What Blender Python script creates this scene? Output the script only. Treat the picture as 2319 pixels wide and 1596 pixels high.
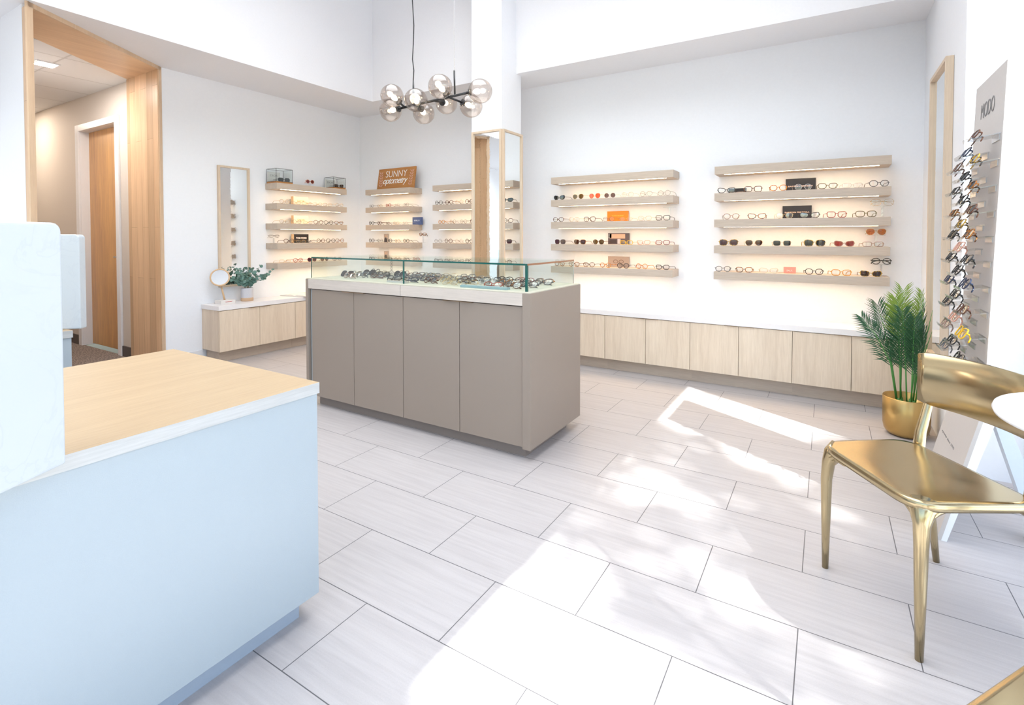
import bpy, bmesh, math, random
from mathutils import Vector, Matrix, Euler
for o in list(bpy.data.objects): bpy.data.objects.remove(o)
S = bpy.context.scene
COL = S.collection
PI = math.pi

# ------------------------------------------------------------------ camera
W_, H_ = 2319.0, 1596.0
F_, CX_, CY_ = 1150.6, 1179.2, 562.4
ya, pt, ro = math.radians(31.072), math.radians(-1.352), math.radians(0.016)
fw = Vector((-math.sin(ya)*math.cos(pt), math.cos(ya)*math.cos(pt), math.sin(pt)))
rt = Vector((math.cos(ya), math.sin(ya), 0)); up = rt.cross(fw)
r2 = rt*math.cos(ro)+up*math.sin(ro); u2 = up*math.cos(ro)-rt*math.sin(ro)
cam = bpy.data.cameras.new('camera'); co = bpy.data.objects.new('camera', cam); COL.objects.link(co)
co.matrix_world = Matrix(((r2.x, u2.x, -fw.x, 0), (r2.y, u2.y, -fw.y, 0), (r2.z, u2.z, -fw.z, 1.2156), (0, 0, 0, 1)))
cam.sensor_width = 36; cam.lens = F_/W_*36
cam.shift_x = (W_/2-CX_)/W_; cam.shift_y = (CY_-H_/2)/W_
cam.clip_start = 0.02; cam.clip_end = 200
S.camera = co

# ------------------------------------------------------------------ view, sky, sun
S.view_settings.view_transform = 'Standard'; S.view_settings.look = 'None'
S.view_settings.gamma = 1; S.view_settings.use_curve_mapping = False
S.view_settings.exposure = 0.58
SUN_V = Vector((1.475, -0.80, 1.88)).normalized()
w = bpy.data.worlds.new('sky'); S.world = w; w.use_nodes = True
nt = w.node_tree; nt.nodes.clear()
sky = nt.nodes.new('ShaderNodeTexSky'); sky.sky_type = 'NISHITA'; sky.sun_disc = False
sky.sun_elevation = math.radians(48); sky.sun_rotation = math.radians(120); sky.ozone_density = 2.0
bg = nt.nodes.new('ShaderNodeBackground'); bg.inputs[1].default_value = 0.30
wo = nt.nodes.new('ShaderNodeOutputWorld')
nt.links.new(sky.outputs[0], bg.inputs[0]); nt.links.new(bg.outputs[0], wo.inputs[0])
sl = bpy.data.lights.new('sun', 'SUN'); sl.energy = 12.5; sl.angle = math.radians(0.6); sl.color = (1, 0.98, 0.965)
so = bpy.data.objects.new('sun', sl); COL.objects.link(so)
so.rotation_euler = SUN_V.to_track_quat('Z', 'Y').to_euler(); so.location = (6, -3, 8)

def area(name, loc, size, power, color=(1, 1, 1), rot=(0, 0, 0), sy=None, spread=180):
    l = bpy.data.lights.new(name, 'AREA'); l.energy = power; l.color = color; l.size = size
    l.spread = math.radians(spread)
    if sy: l.shape = 'RECTANGLE'; l.size_y = sy
    o = bpy.data.objects.new(name, l); COL.objects.link(o); o.location = loc; o.rotation_euler = rot
    return o
area('ceiling_panel_light', (-1.9, 1.9, 4.12), 3.6, 68, (.93, .97, 1), sy=3.0, spread=135)
area('ceiling_panel_light', (-1.9, -1.6, 4.12), 3.6, 48, (.93, .97, 1), sy=2.6, spread=135)
area('reception_ceiling_light', (-5.5, -1.0, 2.74), 1.6, 26, (.95, .98, 1), spread=150)
area('hall_ceiling_light', (-6.0, 1.72, 2.72), 0.3, 12, (1, .93, .86))
area('hall_ceiling_light', (-8.2, 1.8, 2.73), 0.3, 12, (1, .86, .72))

# ------------------------------------------------------------------ materials
def M_(name):
    m = bpy.data.materials.new(name); m.use_nodes = True
    return m, m.node_tree, m.node_tree.nodes['Principled BSDF']
def setp(b, **k):
    for n, v in k.items():
        n = n.replace('_', ' ')
        b.inputs[n].default_value = v
def noise_bump(t, b, scale, strength, vec=None, dist=0.01):
    n = t.nodes.new('ShaderNodeTexNoise'); n.inputs['Scale'].default_value = scale; n.inputs['Detail'].default_value = 3
    bp = t.nodes.new('ShaderNodeBump'); bp.inputs['Strength'].default_value = strength; bp.inputs['Distance'].default_value = dist
    if vec is None:
        tc = t.nodes.new('ShaderNodeTexCoord'); vec = tc.outputs['Object']
    t.links.new(vec, n.inputs['Vector']); t.links.new(n.outputs[0], bp.inputs['Height']); t.links.new(bp.outputs[0], b.inputs['Normal'])
    return n
def paint(name, col, rough=.6, bump=.05, scale=60, **k):
    m, t, b = M_(name); setp(b, Base_Color=(*col, 1), Roughness=rough, **k)
    n = noise_bump(t, b, scale, bump)
    mx = t.nodes.new('ShaderNodeMixRGB'); mx.blend_type = 'MULTIPLY'; mx.inputs[0].default_value = .04
    mx.inputs[1].default_value = (*col, 1); t.links.new(n.outputs[0], mx.inputs[2]); t.links.new(mx.outputs[0], b.inputs['Base Color'])
    return m
def wood(name, c1, c2, axis='z', fine=45, coarse=5, rough=.5, stretch=.06, seams=None):
    m, t, b = M_(name); N = t.nodes; L = t.links
    tc = N.new('ShaderNodeTexCoord'); mp = N.new('ShaderNodeMapping'); L.new(tc.outputs['Object'], mp.inputs[0])
    sc = [1, 1, 1]; sc['xyz'.index(axis)] = stretch; mp.inputs['Scale'].default_value = sc
    n1 = N.new('ShaderNodeTexNoise'); n1.inputs['Scale'].default_value = fine*3; n1.inputs['Detail'].default_value = 4; n1.inputs['Roughness'].default_value = .65
    n2 = N.new('ShaderNodeTexNoise'); n2.inputs['Scale'].default_value = coarse*3; n2.inputs['Detail'].default_value = 3; n2.inputs['Distortion'].default_value = .6
    L.new(mp.outputs[0], n1.inputs['Vector']); L.new(mp.outputs[0], n2.inputs['Vector'])
    ad = N.new('ShaderNodeMath'); ad.operation = 'ADD'; L.new(n1.outputs[0], ad.inputs[0]); L.new(n2.outputs[0], ad.inputs[1])
    cr = N.new('ShaderNodeValToRGB'); cr.color_ramp.elements[0].position = .36; cr.color_ramp.elements[1].position = .64
    hf = N.new('ShaderNodeMath'); hf.operation = 'MULTIPLY'; hf.inputs[1].default_value = .5; L.new(ad.outputs[0], hf.inputs[0])
    cr.color_ramp.elements[0].color = (*c2, 1); cr.color_ramp.elements[1].color = (*c1, 1); L.new(hf.outputs[0], cr.inputs[0])
    out = cr.outputs[0]
    if seams:      # staggered planks running along z: seams = (plank width, plank length)
        sx = N.new('ShaderNodeSeparateXYZ'); L.new(tc.outputs['Object'], sx.inputs[0])
        su = N.new('ShaderNodeMath'); su.operation = 'ADD'; L.new(sx.outputs[0], su.inputs[0]); L.new(sx.outputs[1], su.inputs[1])
        cb = N.new('ShaderNodeCombineXYZ')
        if axis == 'z': L.new(sx.outputs[2], cb.inputs[0]); L.new(su.outputs[0], cb.inputs[1])
        else: L.new(sx.outputs[1], cb.inputs[0]); L.new(su.outputs[0], cb.inputs[1])
        br = N.new('ShaderNodeTexBrick'); L.new(cb.outputs[0], br.inputs[0]); br.offset = .37; br.inputs['Scale'].default_value = 1
        br.inputs['Brick Width'].default_value = seams[1]; br.inputs['Row Height'].default_value = seams[0]; br.inputs['Mortar Size'].default_value = .0012
        br.inputs['Color1'].default_value = (1, 1, 1, 1); br.inputs['Color2'].default_value = (.72, .70, .68, 1); br.inputs['Mortar'].default_value = (.5, .42, .36, 1)
        mx = N.new('ShaderNodeMixRGB'); mx.blend_type = 'MULTIPLY'; mx.inputs[0].default_value = 1
        L.new(out, mx.inputs[1]); L.new(br.outputs[0], mx.inputs[2]); out = mx.outputs[0]
    L.new(out, b.inputs['Base Color']); setp(b, Roughness=rough)
    bp = N.new('ShaderNodeBump'); bp.inputs['Strength'].default_value = .06; bp.inputs['Distance'].default_value = .003
    L.new(n1.outputs[0], bp.inputs['Height']); L.new(bp.outputs[0], b.inputs['Normal'])
    return m
def metal(name, col, rough=.25, brush=None):
    m, t, b = M_(name); setp(b, Base_Color=(*col, 1), Metallic=1.0, Roughness=rough)
    tc = t.nodes.new('ShaderNodeTexCoord'); mp = t.nodes.new('ShaderNodeMapping'); t.links.new(tc.outputs['Object'], mp.inputs[0])
    if brush: mp.inputs['Scale'].default_value = brush
    n = noise_bump(t, b, 30, .04, mp.outputs[0], .002)
    return m
def glow(name, col, st):
    m, t, b = M_(name); setp(b, Base_Color=(*col, 1), Emission_Color=(*col, 1), Emission_Strength=st)
    return m
def sheet_glass(name, tint, gloss=.07, rough=.0, edge=1.0):
    m = bpy.data.materials.new(name); m.use_nodes = True; t = m.node_tree; t.nodes.clear(); N = t.nodes; L = t.links
    tr = N.new('ShaderNodeBsdfTransparent'); tr.inputs[0].default_value = (*tint, 1)
    gl = N.new('ShaderNodeBsdfGlossy'); gl.inputs['Roughness'].default_value = rough
    fr = N.new('ShaderNodeLayerWeight'); fr.inputs[0].default_value = .35
    ml = N.new('ShaderNodeMath'); ml.operation = 'MULTIPLY_ADD'; ml.inputs[1].default_value = .35*edge; ml.inputs[2].default_value = gloss
    L.new(fr.outputs['Facing'], ml.inputs[0])
    pw = N.new('ShaderNodeMath'); pw.operation = 'POWER'; pw.inputs[1].default_value = 2.0
    L.new(fr.outputs['Facing'], pw.inputs[0]); L.new(pw.outputs[0], ml.inputs[0])
    mx = N.new('ShaderNodeMixShader'); L.new(ml.outputs[0], mx.inputs[0]); L.new(tr.outputs[0], mx.inputs[1]); L.new(gl.outputs[0], mx.inputs[2])
    o = N.new('ShaderNodeOutputMaterial'); L.new(mx.outputs[0], o.inputs[0])
    return m
def tortoise(name, c1, c2, scale=60):
    m, t, b = M_(name)
    tc = t.nodes.new('ShaderNodeTexCoord'); n = t.nodes.new('ShaderNodeTexNoise'); n.inputs['Scale'].default_value = scale; n.inputs['Detail'].default_value = 2
    cr = t.nodes.new('ShaderNodeValToRGB'); cr.color_ramp.elements[0].position = .46; cr.color_ramp.elements[1].position = .54
    cr.color_ramp.elements[0].color = (*c1, 1); cr.color_ramp.elements[1].color = (*c2, 1)
    t.links.new(tc.outputs['Object'], n.inputs['Vector']); t.links.new(n.outputs[0], cr.inputs[0]); t.links.new(cr.outputs[0], b.inputs['Base Color'])
    setp(b, Roughness=.15)
    return m

m_wall = paint('white_wall_paint', (.845, .86, .895), .7)
m_ceil = paint('white_ceiling_paint', (.86, .86, .885), .8)
m_trim = paint('white_trim', (.84, .84, .86), .35)
m_hallwall = paint('beige_hall_paint', (.66, .60, .54), .7)
m_oak = wood('light_oak_upright_grain', (.78, .66, .52), (.66, .54, .41), 'z', 40, 6)
m_oakx = wood('greyed_oak_grain_x', (.57, .475, .385), (.46, .375, .30), 'x', 55, 5)
m_oaky = wood('greyed_oak_grain_y', (.57, .475, .385), (.46, .375, .30), 'y', 55, 5)
m_deskx = wood('desk_oak_top', (.47, .345, .21), (.40, .285, .17), 'y', 55, 7, .45)
m_deskedge = wood('desk_edge_whitened_oak', (.50, .50, .49), (.41, .41, .405), 'y', 60, 9, .4)
m_drawer = wood('drawer_pale_oak', (.62, .55, .49), (.52, .46, .41), 'x', 55, 5, .45)
m_portal = wood('portal_oak_planks', (.80, .56, .35), (.66, .43, .25), 'z', 22, 3, .4, .05, (.115, 1.3))
m_portaly = wood('portal_oak_head', (.80, .56, .35), (.66, .43, .25), 'y', 22, 3, .4, .05)
m_trimoak = wood('pale_oak_edging', (.72, .53, .36), (.62, .44, .29), 'z', 40, 6, .4)
m_door = wood('maple_door_veneer', (.76, .45, .17), (.52, .27, .13), 'z', 9, 1.2, .35, .10)
m_frame = wood('ash_mirror_frame', (.70, .57, .43), (.60, .475, .35), 'z', 40, 6, .45)
m_bamboo = wood('bamboo_light', (.72, .50, .30), (.64, .43, .25), 'z', 40, 6, .45)
m_sign = wood('sign_stained_wood', (.50, .225, .06), (.36, .14, .035), 'x', 22, 5, .5)
m_lami = paint('taupe_laminate', (.30, .243, .20), .36, .25, 900, Coat_Weight=.15, Coat_Roughness=.3)
m_lamig = paint('grey_laminate_edge', (.34, .32, .31), .4, .2, 900)
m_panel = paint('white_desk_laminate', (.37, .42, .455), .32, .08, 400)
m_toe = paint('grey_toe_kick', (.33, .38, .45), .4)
m_counter = paint('white_solid_surface', (.86, .83, .82), .3)
m_black = paint('black_metal_powder', (.02, .02, .022), .4)
m_brass = metal('polished_brass', (.53, .425, .25), .19)
m_brassd = metal('brushed_gold', (.55, .365, .14), .3, (1, 1, 30))
m_chrome = metal('brushed_steel', (.75, .75, .76), .25)
m_bronze = metal('bronze_pull', (.42, .30, .20), .3)
m_mirror = metal('mirror_silver', (.90, .92, .92), 0.01)
m_led = glow('warm_led_strip', (1, .73, .44), 23.0)
m_bulb = glow('warm_bulb', (1, .84, .60), 12.0)
m_lamp = glow('downlight_lens', (1, .97, .93), 8.0)
m_globe = sheet_glass('smoked_globe_glass', (.82, .765, .725), .12, .0, 1.4)
m_glass = sheet_glass('clear_case_glass', (.958, .985, .972), .035, .0, .45)
m_gedge = paint('green_glass_edge', (.005, .09, .075), .1, 0)
m_window = sheet_glass('window_glass', (.97, .99, .985), .04)
m_acrylic = sheet_glass('clear_acrylic', (.93, .94, .95), .12, .02)
m_green = paint('silicone_joint_green', (.35, .62, .6), .3, 0)
m_dispan = paint('display_taupe_panel', (.56, .525, .505), .45)
m_disedge = paint('display_white_edge', (.88, .9, .92), .3)
m_letter = paint('grey_lettering', (.22, .21, .21), .4)
m_table = paint('white_table_top', (.88, .88, .90), .18)
m_tleg = paint('pale_blue_grey_leg', (.62, .69, .78), .3)
m_cream = paint('cream_upholstery', (.80, .72, .62), .8, .3, 300)
m_grout = None

def quartz(name):
    m, t, b = M_(name); N = t.nodes; L = t.links
    tc = N.new('ShaderNodeTexCoord'); n = N.new('ShaderNodeTexNoise'); n.inputs['Scale'].default_value = 6; n.inputs['Detail'].default_value = 8; n.inputs['Distortion'].default_value = 1.2
    cr = N.new('ShaderNodeValToRGB'); e = cr.color_ramp.elements; e[0].position = .485; e[0].color = (.53, .57, .60, 1); e[1].position = .515; e[1].color = (.53, .57, .60, 1)
    x = cr.color_ramp.elements.new(.5); x.color = (.50, .54, .58, 1)
    m2 = N.new('ShaderNodeTexNoise'); m2.inputs['Scale'].default_value = 3; mx = N.new('ShaderNodeMixRGB'); mx.inputs[2].default_value = (.53, .57, .60, 1)
    r = N.new('ShaderNodeValToRGB'); r.color_ramp.elements[0].position = .45; r.color_ramp.elements[1].position = .6
    L.new(tc.outputs['Object'], n.inputs['Vector']); L.new(tc.outputs['Object'], m2.inputs['Vector']); L.new(n.outputs[0], cr.inputs[0]); L.new(m2.outputs[0], r.inputs[0])
    L.new(r.outputs[0], mx.inputs[0]); L.new(cr.outputs[0], mx.inputs[1]); L.new(mx.outputs[0], b.inputs['Base Color']); setp(b, Roughness=.2)
    return m
m_quartz = quartz('white_veined_quartz')

def floor_mat():
    m, t, b = M_('porcelain_plank_tile'); N = t.nodes; L = t.links
    tc = N.new('ShaderNodeTexCoord'); mp = N.new('ShaderNodeMapping'); mp.inputs['Location'].default_value = (1.292, -4.2309, 0)
    L.new(tc.outputs['Object'], mp.inputs[0])
    br = N.new('ShaderNodeTexBrick'); br.offset = .5; br.offset_frequency = 2; L.new(mp.outputs[0], br.inputs[0])
    br.inputs['Scale'].default_value = 1; br.inputs['Brick Width'].default_value = .6151; br.inputs['Row Height'].default_value = .3075
    br.inputs['Mortar Size'].default_value = .0016; br.inputs['Mortar Smooth'].default_value = .1
    br.inputs['Color1'].default_value = (1, 1, 1, 1); br.inputs['Color2'].default_value = (0, 0, 0, 1); br.inputs['Mortar'].default_value = (.5, .5, .5, 1)
    # streaks along x, shifted from tile to tile
    sc = N.new('ShaderNodeVectorMath'); sc.operation = 'MULTIPLY'; sc.inputs[1].default_value = (1.3, 26, 1); L.new(tc.outputs['Object'], sc.inputs[0])
    ad = N.new('ShaderNodeVectorMath'); ad.operation = 'MULTIPLY_ADD'; ad.inputs[1].default_value = (7, 13, 5); L.new(br.outputs[0], ad.inputs[0]); L.new(sc.outputs[0], ad.inputs[2])
    n1 = N.new('ShaderNodeTexNoise'); n1.inputs['Scale'].default_value = 2.2; n1.inputs['Detail'].default_value = 5; n1.inputs['Roughness'].default_value = .6; L.new(ad.outputs[0], n1.inputs['Vector'])
    cr = N.new('ShaderNodeValToRGB'); e = cr.color_ramp.elements; e[0].position = .3; e[0].color = (.44, .41, .408, 1); e[1].position = .64; e[1].color = (.505, .475, .47, 1)
    L.new(n1.outputs[0], cr.inputs[0])
    n3 = N.new('ShaderNodeTexNoise'); n3.inputs['Scale'].default_value = 240; L.new(tc.outputs['Object'], n3.inputs['Vector'])
    mx0 = N.new('ShaderNodeMixRGB'); mx0.blend_type = 'MULTIPLY'; mx0.inputs[0].default_value = .12; L.new(cr.outputs[0], mx0.inputs[1]); L.new(n3.outputs[0], mx0.inputs[2])
    mx = N.new('ShaderNodeMixRGB'); mx.inputs[2].default_value = (.10, .095, .10, 1); L.new(br.outputs['Fac'], mx.inputs[0]); L.new(mx0.outputs[0], mx.inputs[1])
    L.new(mx.outputs[0], b.inputs['Base Color']); setp(b, Roughness=.42)
    bp = N.new('ShaderNodeBump'); bp.inputs['Strength'].default_value = .25; bp.inputs['Distance'].default_value = .002; bp.invert = True
    L.new(br.outputs['Fac'], bp.inputs['Height']); b2 = N.new('ShaderNodeBump'); b2.inputs['Strength'].default_value = .12; b2.inputs['Distance'].default_value = .002
    L.new(n3.outputs[0], b2.inputs['Height']); L.new(bp.outputs[0], b2.inputs['Normal']); L.new(b2.outputs[0], b.inputs['Normal'])
    return m
m_floor = floor_mat()
def carpet_mat():
    m, t, b = M_('brown_striated_carpet'); N = t.nodes; L = t.links
    tc = N.new('ShaderNodeTexCoord'); mp = N.new('ShaderNodeMapping'); mp.inputs['Scale'].default_value = (6, 60, 1); L.new(tc.outputs['Object'], mp.inputs[0])
    n = N.new('ShaderNodeTexNoise'); n.inputs['Scale'].default_value = 4; n.inputs['Detail'].default_value = 4; L.new(mp.outputs[0], n.inputs['Vector'])
    cr = N.new('ShaderNodeValToRGB'); e = cr.color_ramp.elements; e[0].position = .4; e[0].color = (.09, .07, .06, 1); e[1].position = .62; e[1].color = (.34, .27, .23, 1)
    L.new(n.outputs[0], cr.inputs[0]); L.new(cr.outputs[0], b.inputs['Base Color']); setp(b, Roughness=1)
    bp = N.new('ShaderNodeBump'); bp.inputs['Strength'].default_value = .5; L.new(n.outputs[0], bp.inputs['Height']); L.new(bp.outputs[0], b.inputs['Normal'])
    return m
m_carpet = carpet_mat()
def grid_ceiling():
    m, t, b = M_('ceiling_tile_grid'); N = t.nodes; L = t.links
    tc = N.new('ShaderNodeTexCoord'); mp = N.new('ShaderNodeMapping'); mp.inputs['Location'].default_value = (.12, .09, 0); L.new(tc.outputs['Object'], mp.inputs[0])
    br = N.new('ShaderNodeTexBrick'); br.offset = 0; L.new(mp.outputs[0], br.inputs[0]); br.inputs['Scale'].default_value = 1
    br.inputs['Brick Width'].default_value = .61; br.inputs['Row Height'].default_value = .61; br.inputs['Mortar Size'].default_value = .008
    br.inputs['Color1'].default_value = (.80, .79, .78, 1); br.inputs['Color2'].default_value = (.78, .77, .76, 1); br.inputs['Mortar'].default_value = (.62, .60, .58, 1)
    L.new(br.outputs[0], b.inputs['Base Color']); setp(b, Roughness=.9)
    bp = N.new('ShaderNodeBump'); bp.inputs['Strength'].default_value = .6; bp.inputs['Distance'].default_value = .01; bp.invert = True
    L.new(br.outputs['Fac'], bp.inputs['Height']); L.new(bp.outputs[0], b.inputs['Normal'])
    return m
m_grid = grid_ceiling()

# ------------------------------------------------------------------ mesh helpers
class MB:
    def __init__(s): s.bm = bmesh.new(); s.M = Matrix.Identity(4); s.mi = 0
    def _v(s, co): return s.bm.verts.new(s.M @ Vector(co))
    def _f(s, vs, smooth=False):
        try:
            f = s.bm.faces.new(vs); f.material_index = s.mi; f.smooth = smooth; return f
        except ValueError: return None
    def box(s, a, b):
        x0, y0, z0 = a; x1, y1, z1 = b
        v = [s._v(p) for p in ((x0, y0, z0), (x1, y0, z0), (x1, y1, z0), (x0, y1, z0), (x0, y0, z1), (x1, y0, z1), (x1, y1, z1), (x0, y1, z1))]
        for f in ((0, 3, 2, 1), (4, 5, 6, 7), (0, 1, 5, 4), (1, 2, 6, 5), (2, 3, 7, 6), (3, 0, 4, 7)): s._f([v[i] for i in f])
        return s
    def prism(s, poly, z0, z1, ax='z'):
        def P(p, z): return {'z': (p[0], p[1], z), 'x': (z, p[0], p[1]), 'y': (p[0], z, p[1])}[ax]
        a = [s._v(P(p, z0)) for p in poly]; b = [s._v(P(p, z1)) for p in poly]; n = len(poly)
        s._f(a[::-1]); s._f(b)
        for i in range(n): s._f([a[i], a[(i+1) % n], b[(i+1) % n], b[i]])
        return s
    def tube(s, pts, r, seg=8, closed=False, sx=1.0, cap=True, upv=(0, 0, 1)):
        pts = [Vector(p) for p in pts]; n = len(pts)
        rs = r if isinstance(r, (list, tuple)) else [r]*n
        rings = []; prev = None
        for i, p in enumerate(pts):
            if closed: d = pts[(i+1) % n]-pts[i-1]
            else: d = pts[min(i+1, n-1)]-pts[max(i-1, 0)]
            d.normalize(); u = Vector(upv)
            if prev is None:
                if abs(d.dot(u)) > .95: u = Vector((1, 0, 0))
                a = d.cross(u).normalized()
            else:
                a = prev-d*prev.dot(d)
                a = a.normalized() if a.length > 1e-6 else d.cross(u).normalized()
            prev = a; b = a.cross(d).normalized()
            rings.append([s._v(p+a*math.cos(2*PI*k/seg)*rs[i]*sx+b*math.sin(2*PI*k/seg)*rs[i]) for k in range(seg)])
        m = n if closed else n-1
        for i in range(m):
            A = rings[i]; B = rings[(i+1) % n]
            for k in range(seg): s._f([A[k], A[(k+1) % seg], B[(k+1) % seg], B[k]], True)
        if not closed and cap: s._f(rings[0][::-1]); s._f(rings[-1])
        return s
    def lathe(s, prof, seg=32, c=(0, 0, 0), M=None):
        rings = []; old = s.M
        if M is not None: s.M = s.M @ M
        for r, z in prof:
            if r < 1e-5: rings.append([s._v((c[0], c[1], c[2]+z))])
            else: rings.append([s._v((c[0]+r*math.cos(2*PI*k/seg), c[1]+r*math.sin(2*PI*k/seg), c[2]+z)) for k in range(seg)])
        for A, B in zip(rings, rings[1:]):
            for k in range(seg):
                if len(A) == 1 and len(B) == 1: continue
                if len(A) == 1: s._f([A[0], B[(k+1) % seg], B[k]], True)
                elif len(B) == 1: s._f([A[k], A[(k+1) % seg], B[0]], True)
                else: s._f([A[k], A[(k+1) % seg], B[(k+1) % seg], B[k]], True)
        s.M = old
        return s
    def poly(s, pts): return s._f([s._v(p) for p in pts])
    def mesh(s, name, mats, off=None):
        if off is not None: bmesh.ops.translate(s.bm, verts=s.bm.verts, vec=-Vector(off))
        bmesh.ops.recalc_face_normals(s.bm, faces=s.bm.faces)
        me = bpy.data.meshes.new(name); s.bm.to_mesh(me); s.bm.free()
        for m in (mats if isinstance(mats, (list, tuple)) else [mats]): me.materials.append(m)
        return me
    def build(s, name, mats, parent=None, bevel=0, world=True, seg=2):
        off = parent.location if (parent is not None and world) else None
        if off is not None and parent.parent is not None: off = off+parent.parent.location
        o = bpy.data.objects.new(name, s.mesh(name, mats, off)); COL.objects.link(o)
        if parent is not None: o.parent = parent
        if bevel:
            b = o.modifiers.new('bevel', 'BEVEL'); b.width = bevel; b.segments = seg; b.limit_method = 'ANGLE'
        return o
def tag(o, label=None, cat=None, group=None, kind=None):
    if label: o['label'] = label
    if cat: o['category'] = cat
    if group: o['group'] = group
    if kind: o['kind'] = kind
    return o
def thing(name, label, cat, loc=(0, 0, 0), rz=0, group=None):
    o = bpy.data.objects.new(name, None); COL.objects.link(o); o.location = loc; o.rotation_euler = (0, 0, rz); o.empty_display_size = .05
    return tag(o, label, cat, group)
def struct(name, mb, mats, label, cat='structure', bevel=0):
    o = mb.build(name, mats, None, bevel); return tag(o, label, cat, None, 'structure')
def B(a, b): return MB().box(a, b)
def text_mesh(txt, width=None, height=None, thick=.0006, shear=0, weight=0, spacing=1):
    c = bpy.data.curves.new('lettering', 'FONT'); c.body = txt; c.size = 1; c.shear = shear; c.offset = weight; c.space_character = spacing
    c.align_x = 'CENTER'; c.align_y = 'CENTER'; c.extrude = .01
    o = bpy.data.objects.new('lettering_source', c); COL.objects.link(o)
    dg = bpy.context.evaluated_depsgraph_get(); me = bpy.data.meshes.new_from_object(o.evaluated_get(dg))
    bpy.data.objects.remove(o)
    xs = [v.co.x for v in me.vertices]; ys = [v.co.y for v in me.vertices]; zs = [v.co.z for v in me.vertices]
    w0 = max(xs)-min(xs); h0 = max(ys)-min(ys); sx = width/w0 if width else height/h0; sy = height/h0 if height else sx
    cx = (max(xs)+min(xs))/2; cy = (max(ys)+min(ys))/2
    for v in me.vertices: v.co = Vector(((v.co.x-cx)*sx, (v.co.y-cy)*sy, v.co.z/.01*thick))
    return me
def lettering(txt, parent, loc, normal, mat, **k):   # text standing upright on a face whose outward normal is given; loc local to parent
    me = text_mesh(txt, **k); me.materials.clear(); me.materials.append(mat)
    o = bpy.data.objects.new('lettering', me); COL.objects.link(o); o.parent = parent
    n = Vector(normal).normalized(); u = Vector((0, 0, 1)); u = (u-n*u.dot(n)).normalized(); r = u.cross(n)
    o.matrix_local = Matrix(((r.x, u.x, n.x, loc[0]), (r.y, u.y, n.y, loc[1]), (r.z, u.z, n.z, loc[2]), (0, 0, 0, 1)))
    return o

# ------------------------------------------------------------------ room shell
XW, YW, XB, YB, ZS, X2, XG = -5.2597, 4.640, -4.5007, 4.164, 2.7666, .589, .97
ZT = 4.2
struct('floor', B((-5.27, -3.6, -.12), (1.25, 4.78, 0)).box((-6.6, -3.6, -.12), (-5.27, 1.22, 0)), m_floor, 'pale grey porcelain plank tile floor in brick pattern', 'floor')
struct('floor_hall', B((-9.6, 1.22, -.12), (-5.27, 2.33, .001)), m_carpet, 'brown striated carpet of the hallway floor', 'floor')
struct('wall_back', B((-5.40, YW, 0), (1.25, YW+.14, ZT)), m_wall, 'long white back wall carrying the lit shelves', 'wall')
struct('wall_left', B((XW-.14, 2.325, 0), (XW, YW, ZT)), m_wall, 'white left wall with the framed mirror', 'wall')
struct('ceiling', B((XB, -3.6, ZT), (1.25, 4.78, ZT+.1)), m_ceil, 'high white ceiling of the showroom', 'ceiling')
struct('ceiling_soffit', MB().box((-6.6, -3.6, ZS), (XB, 1.31, ZT+.1)).box((XW, 1.31, ZS), (XB, 4.64, ZT+.1)).box((XB, YB, ZS), (X2, YW, ZT)), m_ceil, 'white dropped soffit band running round the left and back walls', 'ceiling')
struct('wall_pier', B((X2, 3.37, 0), (1.25, YW, ZT)), m_wall, 'white pier beside the shop window with a tall mirror', 'wall')
struct('wall_right', MB().box((X2, -3.6, 2.79), (1.25, 3.37, ZT)).box((XG-.03, 3.20, 0), (1.25, 3.37, 2.79)), m_wall, 'white wall band above the shop window', 'wall')
struct('wall_front', MB().box((-6.6, -3.74, 0), (-4.5, -3.6, ZT)).box((-4.5, -3.74, 3.3), (1.25, -3.6, ZT)), m_wall, 'white wall behind the viewer', 'wall')
w2 = thing('added_fill_window', 'added unseen window behind the viewer for fill daylight', 'window', (-1.8, -3.66, 0)); w2['kind'] = 'structure'  # window added out of view so sky light fills the camera-facing surfaces
for a, b in ((-4.5, -2.6), (-2.6, -.7), (-.7, 1.25)): B((a+.02, -3.665, .05), (b-.02, -3.655, 3.28)).build('glass_pane', m_window, w2)
for a, b in ((-4.5, -4.48), (-2.62, -2.58), (-.72, -.68), (1.23, 1.25)): B((a, -3.69, 0), (b, -3.63, 3.3)).build('mullion', m_trim, w2)
struct('wall_reception', B((-6.74, -3.6, 0), (-6.6, 1.216, ZT)), m_wall, 'white wall behind the reception desks', 'wall')
struct('wall_nook', MB().prism([(-6.6, 1.216), (-4.62, 1.216), (-4.62, 1.243), (-4.84, 1.296), (-6.6, 1.30)], 0, ZS+.02), m_wall, 'white wall left of the oak portal', 'wall')
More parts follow.
